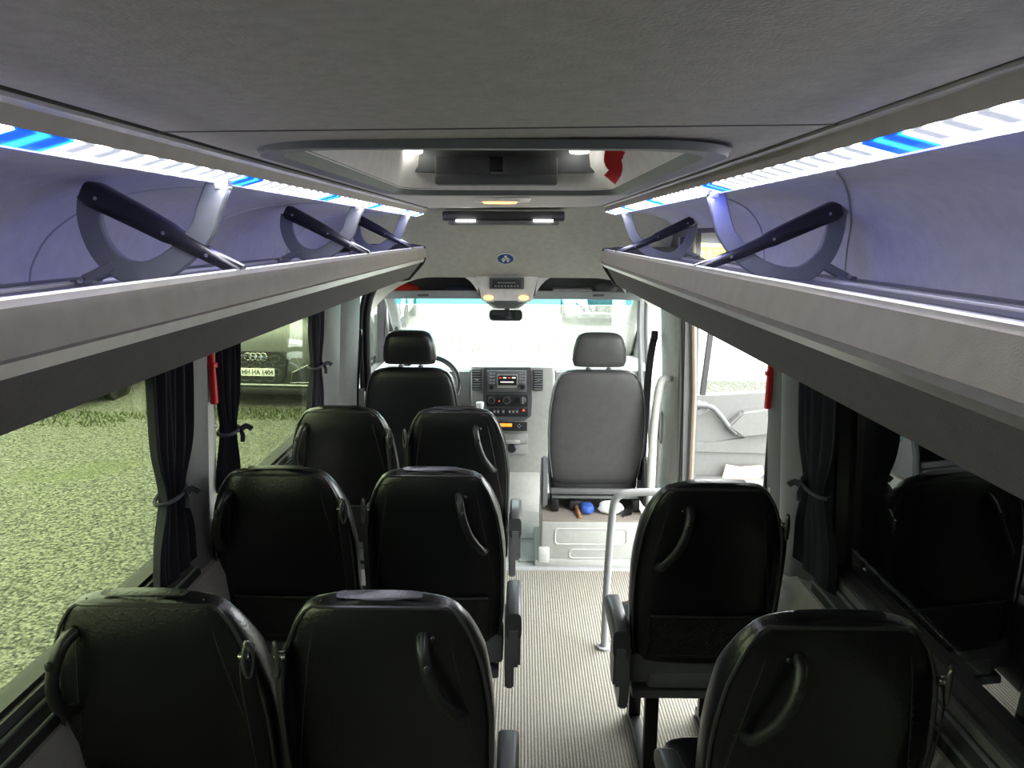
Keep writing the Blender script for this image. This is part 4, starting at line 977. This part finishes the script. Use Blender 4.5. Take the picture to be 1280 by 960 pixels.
# ------------------------------------------------------------------ cab seats
def sup(w,h,n,k=40): 
    return [(w*math.copysign(abs(math.cos(a))**(2/n),math.cos(a)),h*math.copysign(abs(math.sin(a))**(2/n),math.sin(a))) for a in [2*PI*j/k for j in range(k)]]
def cab_seat(label,m,passenger):
    t=thing('cab_seat',label,'seat',(0,0,0))
    def tw(x,y,z): # recline
        return Vector((x, .03-(z-.45)*.14+.10+y, z))
    b=B(); rings=[]
    for z,wd,th in ((.405,.215,.04),(.415,.232,.055),(.45,.245,.062),(.55,.262,.065),(.70,.268,.065),(.85,.262,.062),(.96,.245,.058),(1.02,.225,.052),(1.05,.200,.044),(1.068,.165,.032),(1.074,.12,.015)):
        rings.append([tw(x,y,z) for x,y in sup(wd,th,5,48)])
    loft(b,rings); mesh_obj('backrest',b,m,t,ang=80)
    b=B(); P=[tw(s_*w_,-th_*.8,z) for s_,w_,th_,z in [(-1,.24,.06,.45),(-1,.258,.062,.6),(-1,.262,.062,.75),(-1,.255,.06,.87),(-1,.238,.056,.97),(-1,.215,.05,1.03),(-1,.18,.04,1.058),(-1,.08,.026,1.068),(1,.08,.026,1.068),(1,.18,.04,1.058),(1,.215,.05,1.03),(1,.238,.056,.97),(1,.255,.06,.87),(1,.262,.062,.75),(1,.258,.062,.6),(1,.24,.06,.45)]]
    tube(b,P,.004,n=6,k=3); mesh_obj('piping',b,M['piping'] if not passenger else M['cabdark'],t)
    b=B(); rings=[]
    for z,wd,th in ((1.095,.118,.035),(1.10,.135,.05),(1.13,.145,.058),(1.19,.140,.060),(1.245,.125,.055),(1.265,.112,.046),(1.278,.085,.028),(1.282,.05,.012)):
        rings.append([tw(x,y-.01,z) for x,y in sup(wd,th,4)])
    loft(b,rings); mesh_obj('head_rest',b,m,t,ang=80)
    for sx in (-.055,.055):
        b=B(); tube(b,[tw(sx,0,1.05),tw(sx,0,1.11)],.008); mesh_obj('head_rest_post',b,M['steel'],t)
        b=B(); p=tw(sx,0,1.075); cyl(b,p,.014,.016); mesh_obj('post_collar',b,M['cabdark'],t)
    b=B(); rings=[]
    for y,wd,z0,z1 in ((.10,.22,.36,.46),(.13,.245,.34,.48),(.35,.255,.34,.50),(.52,.25,.35,.50),(.58,.22,.37,.47)):
        rings.append([Vector((x,y,(z0+z1)/2+zz)) for x,zz in sup(wd,(z1-z0)/2,4)])
    loft(b,rings); mesh_obj('seat_cushion',b,m,t,ang=80)
    for s in (-1,1):
        b=B(); prism(b,[(.0,.30),(-.01,.45),(.02,.56),(.08,.58),(.14,.48),(.26,.42),(.28,.32),(.20,.28)],'x',s*.285-.018,s*.285+.018,bev=.01); mesh_obj('recliner_cover',b,M['cabdark'],t)
    b=B(); box(b,-.25,.25,.01,.035,.375,.405,bev=.004); box(b,-.24,.24,.02,.5,.345,.36,bev=.002); mesh_obj('lower_rail',b,M['cabdark'],t)
    for s in (-1,1):
        b=B(); box(b,s*.225-.02,s*.225+.02,-.0,.5,.275,.345,bev=.004); mesh_obj('slide_rail',b,M['frame'],t)
    if not passenger:
        b=B(); R=[]
        for y,wd,hh in ((-.01,.02,.035),(.0,.03,.05),(.15,.032,.05),(.30,.03,.04),(.36,.022,.028)): R.append([Vector((.325+x,y,.735+z)) for x,z in sup(wd,hh,4,24)])
        loft(b,R); mesh_obj('arm_rest',b,M['leather'],t,ang=60)
        b=B(); box(b,.285,.31,.05,.10,.55,.76,bev=.006); mesh_obj('arm_pivot',b,M['cabdark'],t)
    return t
SX=at(745,530,4.02).x
cs=cab_seat('front passenger seat with headrest, daylight painted into its grey, standing on its pale box',M['cabseat_lit'],True); cs.location=(SX,3.93,0)
ds=cab_seat('black driver seat with headrest, ahead of the left rows',M['leather'],False); ds.location=(-.60,3.98,0)
# seat boxes
def seat_box(x,y,label,ba):
    t=thing('seat_box',label,'seat base',(x,y+.2,0))
    b=B(); box(b,x-.265,x+.30,y,y+.45,.045,.265,bev=.012); 
    mesh_obj('box_shell',b,M['cabplastic'],t)
    b=B(); box(b,x-.30,x+.33,y-.012,y+.47,-.0,.05,bev=.012); mesh_obj('foot_flange',b,M['cabplastic'],t)
    for s in (-1,1):
        b=B(); box(b,x+.015+s*.265-.03,x+.015+s*.265+.03,y-.018,y+.01,.03,.12,bev=.008); mesh_obj('corner_foot',b,M['pillar_light'],t)
    b=B()
    def rr(x0,x1,z0,z1,r): tube(b,[(p.x,y-.001,p.y) for p in rrect(x0,x1,z0,z1,r,0,5)],.004,n=6,closed=True)
    rr(x-.19,x+.20,.135,.225,.02); rr(x-.11,x+.10,.055,.105,.02); mesh_obj('embossed_panel',b,M['pillar_light'],t)
    b=B(); box(b,x-.26,x+.295,y+.004,y+.44,.262,.272,bev=.002); mesh_obj('box_top',b,M['brownmat'],t)
M['brownmat']=mat('dark_box_top',(.20,.18,.15),.9)  # browner and darker than the box shell
bx=at(740,670,3.80).x-.01
seat_box(bx,3.81,'pale moulded box under the front passenger seat',None)
seat_box(-.60,3.95,'pale moulded box under the driver seat',None)
# clutter under passenger seat
q=at(735,627,3.95); b=B(); crumple(b,(q.x-.01,3.92,.300),(.042,.045,.034),11); one('blue_bag',b,M['bluecloth'],'small crumpled blue plastic bag under the front passenger seat','bag')
q=at(760,626,3.95); b=B(); crumple(b,(q.x+.012,3.93,.304),(.068,.055,.038),12); one('white_bag',b,M['whitecloth'],'crumpled white bag under the front passenger seat','bag')
q=at(724,630,3.9); b=B(); tube(b,[(q.x,3.83,.275),(q.x-.008,3.95,.295)],[.010,.014]); t=thing('hand_brush','dark brush with wooden handle lying under the passenger seat','brush',(q.x,3.83,.272)); mesh_obj('wooden_handle',b,M['brown'],t)
b=B(); box(b,q.x-.05,q.x+.02,3.95,4.08,.272,.33,bev=.012); mesh_obj('brush_head',b,M['black'],t)
q=at(785,630,3.9); b=B(); 
for k in range(5): tube(b,[(q.x-.03+.012*k,3.86+.01*k,.275),(q.x-.02+.01*k,3.89,.30),(q.x+.02,3.93+.01*k,.278+.008*k)],.005,n=6,k=4)
one('cable_bundle',b,M['frame'],'black cable bundle at the right end under the passenger seat','cable')

# ------------------------------------------------------------------ grab rail, pillar rail
t=thing('grab_rail','grey curved grab rail ahead of the right passenger seat','rail',(at(758,722,3.0).x,3.0,0))
xx=at(758,722,3.0).x; zt2=at(775,616,3.0).z
b=B(); tube(b,[(xx,3.0,.0),(xx+.003,3.0,.30),(xx+.012,3.0,.55),(xx+.022,3.0,zt2-.05),(xx+.045,3.0,zt2-.012),(xx+.09,3.0,zt2),(xx+.20,3.0,zt2+.005),(xx+.30,3.0,zt2-.0),(xx+.40,3.0,zt2-.08),(xx+.42,3.0,.3),(xx+.42,3.0,.0)],.0165,n=12,k=5); mesh_obj('rail_tube',b,M['railgrey'] if 'railgrey' in M else M['cabmid'],t)
b=B(); cyl(b,(xx,3.0,.006),.035,.012); mesh_obj('floor_flange',b,M['cabmid'],t)
t=thing('pillar_grab_handle','long pale grab handle on the right pillar behind the passenger seat','handle',(at(822,600,3.9).x,3.86,.5))
P=[at(838,474,3.93),at(829,474,3.88),at(824,486,3.86),at(819,520,3.86),at(815,570,3.86),at(812,640,3.87),at(814,655,3.93)]
b=B(); tube(b,P,[.018,.021,.022,.022,.022,.021,.018],n=12,k=5); mesh_obj('handle_bar',b,M['pillar_light'],t)

# ------------------------------------------------------------------ curtains
def curtain(side,y0,y1,zt,zb_,ztie,label,seed,tied=.55,flip=False):
    f=WL if side<0 else WR; rnd=random.Random(seed); ph=[rnd.uniform(0,6) for _ in range(4)]
    t=thing('window_curtain',label,'curtain',(f(zb_)-side*.03,(y0+y1)/2,zb_),'dark curtains tied back at the windows')
    nz,ny=44,90; tt=B(); V=[]
    for i in range(nz+1):
        z=zt+(zb_-zt)*i/nz
        d=(z-ztie); g=1-(1-tied)*math.exp(-(d/.09)**2)-.08*max(0,1-abs(d)/.3)
        row=[]
        yc=(y0+y1)/2
        for j in range(ny+1):
            u=j/ny; y=yc+(u-.5)*(y1-y0)*g
            amp=.014*(.5+.5*g)*(1+.25*(i/nz)); am2=.008
            x=f(z)-side*(.035+amp*math.sin(2*PI*7*u+ph[0]+.5*math.sin(3*z+ph[1]))+am2*math.sin(2*PI*3*u+ph[2]+2*z))
            zz=z+ (.012*math.sin(2*PI*7*u+ph[0]) if i==nz else 0)
            row.append(tt.verts.new((x,y,zz)))
        V.append(row)
    for a,c in zip(V,V[1:]):
        for j in range(ny): tt.faces.new((a[j],a[j+1],c[j+1],c[j]))
    bmesh.ops.solidify(tt,geom=tt.faces[:],thickness=.002); b=B(); merge(b,tt)
    mesh_obj('fabric',b,M['curtain'],t,ang=80)
    b=B(); yc=(y0+y1)/2; hw=(y1-y0)/2*(tied-.06); P=[]
    for k in range(16):
        a=2*PI*k/16; P.append((f(ztie)-side*(.035+.030*math.cos(a)),yc+(hw+.012)*math.sin(a),ztie+.006*math.sin(a)))
    tube(b,P,.006,n=6,closed=True)
    e=1 if flip else -1
    ribbon(b,[(f(ztie)-side*.07,yc+.01,ztie),(f(ztie)-side*.085,yc+.02,ztie+.010),(f(ztie)-side*.10,yc+.03,ztie-.002)],.018,.006,(0,1,0),k=3)
    ribbon(b,[(f(ztie)-side*.07,yc+.01,ztie),(f(ztie)-side*.08,yc+.0,ztie-.015),(f(ztie)-side*.082,yc-.01,ztie-.035)],.014,.005,(0,1,0),k=3)
    mesh_obj('tie_band',b,M['curtain'],t)
    return t
curtain(-1,1.78,2.01,1.50,.86,1.10,'dark blue curtain tied back at the front end of the nearest left window',1)
curtain(-1,2.235,2.365,1.50,.985,1.17,'dark curtain tied back beside the red hammer on the left',2)
curtain(-1,3.24,3.43,1.50,.92,1.20,'dark curtain at the front end of the second left window',3)
curtain(1,1.86,2.12,1.52,.84,1.10,'dark blue curtain tied back beside the right window',4)
# curtain rails hidden above; hammers
def hammer(side,y,z,label):
    f=WL if side<0 else WR; x=f(z)-side*.022
    t=thing('emergency_hammer',label,'hammer',(x,y,z-.09),'red emergency hammers on the pillars')
    b=B(); ribbon(b,[(x,y,z+.10),(x,y,z+.02),(x,y,z-.10)],[.020,.017,.022],.018,(1,0,0)); mesh_obj('shaft',b,M['red'],t)
    b=B(); box(b,x-.016,x+.012,y-.022,y+.026,z+.055,z+.085,bev=.005); mesh_obj('head',b,M['red'],t)
    b=B(); box(b,x-.014,x+.014,y-.015,y+.015,z+.01,z+.026,bev=.003); mesh_obj('clip',b,M['red'],t)
hammer(-1,2.21,at(270,462,2.24).z,'red emergency hammer on the left pillar between the curtains')
hammer(1,2.43,at(970,470,2.43).z-.01,'red emergency hammer on the right pillar by the door opening')
for side,y,py,lab in ((-1,2.25,535,'small screw cap low on the left pillar strip'),(1,2.44,610,'small screw cap on the right pillar by the door opening')):
    f=WL if side<0 else WR; z=at(640,py,y).z; b=B(); sph(b,(f(z)-side*.014,y,z),(.005,.010,.010),n=14); one('screw_cap',b,M['pillar_light'],lab,'screw cap')
# ------------------------------------------------------------------ outside
def wheel(parent,c,r=.33,w_=.22,side=1,spokes=10):
    b=B(); lathe(b,[(r-.10,-w_/2),(r-.02,-w_/2),(r,-w_/2+.03),(r,w_/2-.03),(r-.02,w_/2),(r-.10,w_/2)],c,axis='x',n=36); t_=mesh_obj('wheel',b,M['tyre'],parent)
    b=B(); lathe(b,[(r-.10,-w_*.45),(r-.085,-w_*.45),(r-.085,w_*.45),(r-.10,w_*.45)],c,axis='x',n=36)
    for k in range(spokes):
        a=2*PI*k/spokes; d=Vector((0,math.cos(a),math.sin(a))); o=Vector((side*w_*.32,0,0)); ribbon(b,[Vector(c)+o+d*.03,Vector(c)+o+d*(r-.09)],[.035,.05],.03,(1,0,0))
    cyl(b,Vector(c)+Vector((side*w_*.32,0,0)),.05,.04,axis='x'); mesh_obj('rim',b,M['alloy'],t_)
M['alloy']=mat('alloy',(.5,.5,.5),.3,metal=.9)
def car(loc,rot,label,paint,hood=1.0,roof=1.55,W=.92,L=4.4,plate=None,rings4=False,grille=True,name='parked_car',cat='car'):
    """front faces -y in local space"""
    t=thing(name,label,cat,(0,0,0))
    b=B(); rs=[]
    st=[(.0,.60,.34,.52,hood*.60),(.06,.80,.28,.56,hood*.74),(.22,.93,.24,.60,hood*.88),(.55,1,.22,.62,hood*.96),(1.05,1,.22,.62,hood*1.03),(1.5,1,.22,.62,hood*1.07),(2.6,1,.22,.62,hood*1.07),(3.5,1,.22,.62,hood*1.08),(4.1,.96,.26,.62,hood*1.05),(L-.05,.85,.34,.6,hood*.98)]
    for y,wf,zb2,zm,zt3 in st:
        w2=W*wf
        rs.append([Vector(v) for v in ((-w2*.86,y,zb2),(-w2*.97,y,zb2+.08),(-w2,y,zm),(-w2*.97,y,zt3-.10),(-w2*.86,y,zt3-.02),(-w2*.45,y,zt3+.025),(0,y,zt3+.035),(w2*.45,y,zt3+.025),(w2*.86,y,zt3-.02),(w2*.97,y,zt3-.10),(w2,y,zm),(w2*.97,y,zb2+.08),(w2*.86,y,zb2))])
    loft(b,rs); mesh_obj('body',b,paint,t,ang=35)
    b=B(); rs=[]
    for y,wf,z in ((1.15,.80,hood*1.0),(1.9,.70,roof-.06),(2.2,.68,roof),(3.2,.68,roof),(3.8,.66,roof-.08),(4.2,.76,hood*1.02)):
        w2=W*wf; base=hood*.98
        rs.append([Vector(v) for v in ((-W*.88,y,base),(-w2-.02,y,max(base+.01,z-.12)),(-w2+.06,y,max(base+.02,z)),(0,y,max(base+.03,z+.03)),(w2-.06,y,max(base+.02,z)),(w2+.02,y,max(base+.01,z-.12)),(W*.88,y,base))])
    loft(b,rs); mesh_obj('cabin_glass',b,M['glass_car'],t,ang=35)
    b=B(); box(b,-W*.62,W*.62,2.05,3.5,roof-.03,roof+.035,bev=.03); mesh_obj('roof_panel',b,paint,t)
    for sx in (-1,1):
        b=B(); ribbon(b,[(sx*W*.84,1.05,hood*1.03),(sx*W*.68,1.95,roof-.0),(sx*W*.66,3.3,roof+.01),(sx*W*.74,4.1,hood*1.05)],.07,.05,(1,0,0),k=3); mesh_obj('roof_rail',b,paint,t)
        wheel(t,(sx*(W-.10),.85,.33),side=sx); wheel(t,(sx*(W-.10),3.45,.33),side=sx)
        b=B(); lathe(b,[(.35,-.02),(.40,-.02),(.40,.02),(.35,.02)],(sx*(W-.01),.85,.34),axis='x',n=36); lathe(b,[(.35,-.02),(.40,-.02),(.40,.02),(.35,.02)],(sx*(W-.01),3.45,.34),axis='x',n=36); mesh_obj('wheel_arch',b,M['rubber'],t)
        b=B(); P=[(sx*.52,.06,hood*.70),(sx*.80,.12,hood*.74),(sx*.90,.34,hood*.80),(sx*.84,.34,hood*.68),(sx*.60,.06,hood*.60)]
        loft(b,[[Vector((x,y-.035,z)) for x,y,z in P],[Vector((x,y+.05,z)) for x,y,z in P]]); mesh_obj('headlight',b,M['lamp_glass'],t)
        b=B(); sph(b,(sx*(W+.09),1.35,hood*1.10),(.10,.06,.075)); mesh_obj('wing_mirror',b,paint,t)
    if grille:
        b=B(); P=[(-.44,.70),(-.36,.78),(.36,.78),(.44,.70),(.40,.44),(.32,.36),(-.32,.36),(-.40,.44)]
        prism(b,[(x,z*hood) for x,z in P],'y',-.05,.1,bev=.01); g=mesh_obj('grille',b,M['black'],t)
        b=B()
        for r_ in range(4):
            for c_ in range(5):
                x=-.36+c_*.18+(.09 if r_%2 else 0); z=.42+r_*.09
                if abs(x)<.36 and z<.76: tube(b,[(x+.075*math.cos(a),-.056,z*hood+.045*math.sin(a)) for a in [PI/3*k for k in range(6)]],.007,n=5,closed=True)
        mesh_obj('grille_mesh',b,M['cabdark'],g)
        b=B(); box(b,-.80,.80,-.02,.14,.30*hood,.335*hood,bev=.01); mesh_obj('bumper_strip',b,M['alloy'],t)
        b=B(); box(b,-.70,.70,.0,.14,.19,.29*hood,bev=.02); mesh_obj('lower_intake',b,M['black'],t)
        for sx in (-1,1):
            b=B(); P=[(sx*.47,.02,.36),(sx*.76,.06,.36),(sx*.86,.16,.40),(sx*.84,.16,.58),(sx*.72,.06,.60),(sx*.50,.02,.50)]
            loft(b,[[Vector((x,y-.05,z*hood)) for x,y,z in P],[Vector((x,y+.04,z*hood)) for x,y,z in P]]); v=mesh_obj('side_intake',b,M['black'],t)
            b=B(); tube(b,[Vector((x,y-.055,z*hood)) for x,y,z in P],.008,n=6,closed=True); mesh_obj('intake_trim',b,M['alloy'],v)
    if rings4:
        b=B()
        for k in range(4): tube(b,[(-.1125+k*.075+.05*math.cos(a),-.075,.715*hood+.05*math.sin(a)) for a in [2*PI*j/20 for j in range(20)]],.007,n=6,closed=True)
        mesh_obj('four_ring_emblem',b,M['chrome'],t)
    if plate:
        b=B(); box(b,-.26,.26,-.085,-.06,.475,.585,bev=.004); pl=mesh_obj('number_plate',b,M['plate'],t)
        b=B(); box(b,-.26,-.225,-.088,-.08,.477,.583); mesh_obj('blue_band',b,M['blue'],pl)
        b=text_bm(plate,.092,Matrix.Translation((.018,-.087,.53))@FACE@Matrix.Diagonal((.92,1.05,1,1)),.001,.0015); mesh_obj('plate_text',b,M['ink'],pl,sm=False)
    t.rotation_euler=(0,0,rot); t.location=loc
    return t
M['lamp_glass']=mat('headlight_glass',(.45,.5,.48),.12,coat=.5)
pp_=at(320,465,10.35)
car((pp_.x+.04,pp_.y,GROUND),math.radians(-4),'dark grey car with four-ring badge and white plate, through second left window',M['silver'],plate='HH HA 1404',rings4=True,hood=1.05,roof=1.6)
car((-6.95,10.1,GROUND),math.radians(2),'dark car of which only a front wheel shows under the left rack',M['darkpaint'],hood=.95)
car((-3.95,19.2,GROUND),math.radians(3),'white car with rounded nose at upper left beyond the windscreen',M['white'])
# wide white car
car((2.25,20.3,GROUND),math.radians(-2),'wide white car at upper right beyond the windscreen',M['white'],hood=1.05,W=1.08)
# yellow banner seen over the right rack
q0=at(868,330,12); q1=at(925,303,12)
t=thing('banner_sign','yellow banner with brown letters seen above the right rack','sign',((q0.x+q1.x)/2,12,GROUND))
b=B(); box(b,q0.x-.5,q1.x+.45,11.98,12.02,q0.z-.02,q1.z,bev=.005); mesh_obj('banner_sheet',b,M['yellow'],t)
for x in (q0.x-.5,q1.x+.45):
    b=B(); cyl(b,(x,12.03,(GROUND+q1.z+.1)/2),.03,q1.z+.1-GROUND,n=12); mesh_obj('post',b,M['cabmid'],t)
qc=at(897,317,11.97)
b=text_bm('AMTER',.26,Matrix.Translation((qc.x-.22,11.97,qc.z))@FACE@Matrix.Diagonal((.92,1,1,1)),.004,.004); mesh_obj('banner_letters',b,M['inkred'],t,sm=False)
b=B(); box(b,q0.x-1.2,q1.x+2.5,12.6,12.65,GROUND,1.5)
struct('fence',b,M['white'],'pale wall behind the yellow banner')
# grass tufts by the parked cars: low fringe of grass blades
b=B(); rnd=random.Random(4)
for _ in range(1500):
    if rnd.random()<.5: x=rnd.uniform(-5.2,-2.7); y=rnd.uniform(9.6,10.25)
    else: x=rnd.uniform(-8.2,-5.2); y=rnd.uniform(9.2,10.0)
    h=rnd.uniform(.03,.08); a=rnd.uniform(0,6.28); w_=.012
    d=Vector((math.cos(a),math.sin(a),0))*w_; p=Vector((x,y,GROUND)); l=Vector((rnd.uniform(-.04,.04),rnd.uniform(-.04,.04),h))
    v=[b.verts.new(p-d),b.verts.new(p+d),b.verts.new(p+l)]; b.faces.new(v)
o=mesh_obj('grass',b,mat('grass',(.07,.095,.025),.9),None,sm=False); o['label']='low grass fringe in front of the parked cars'; o['category']='grass'; o['kind']='stuff'
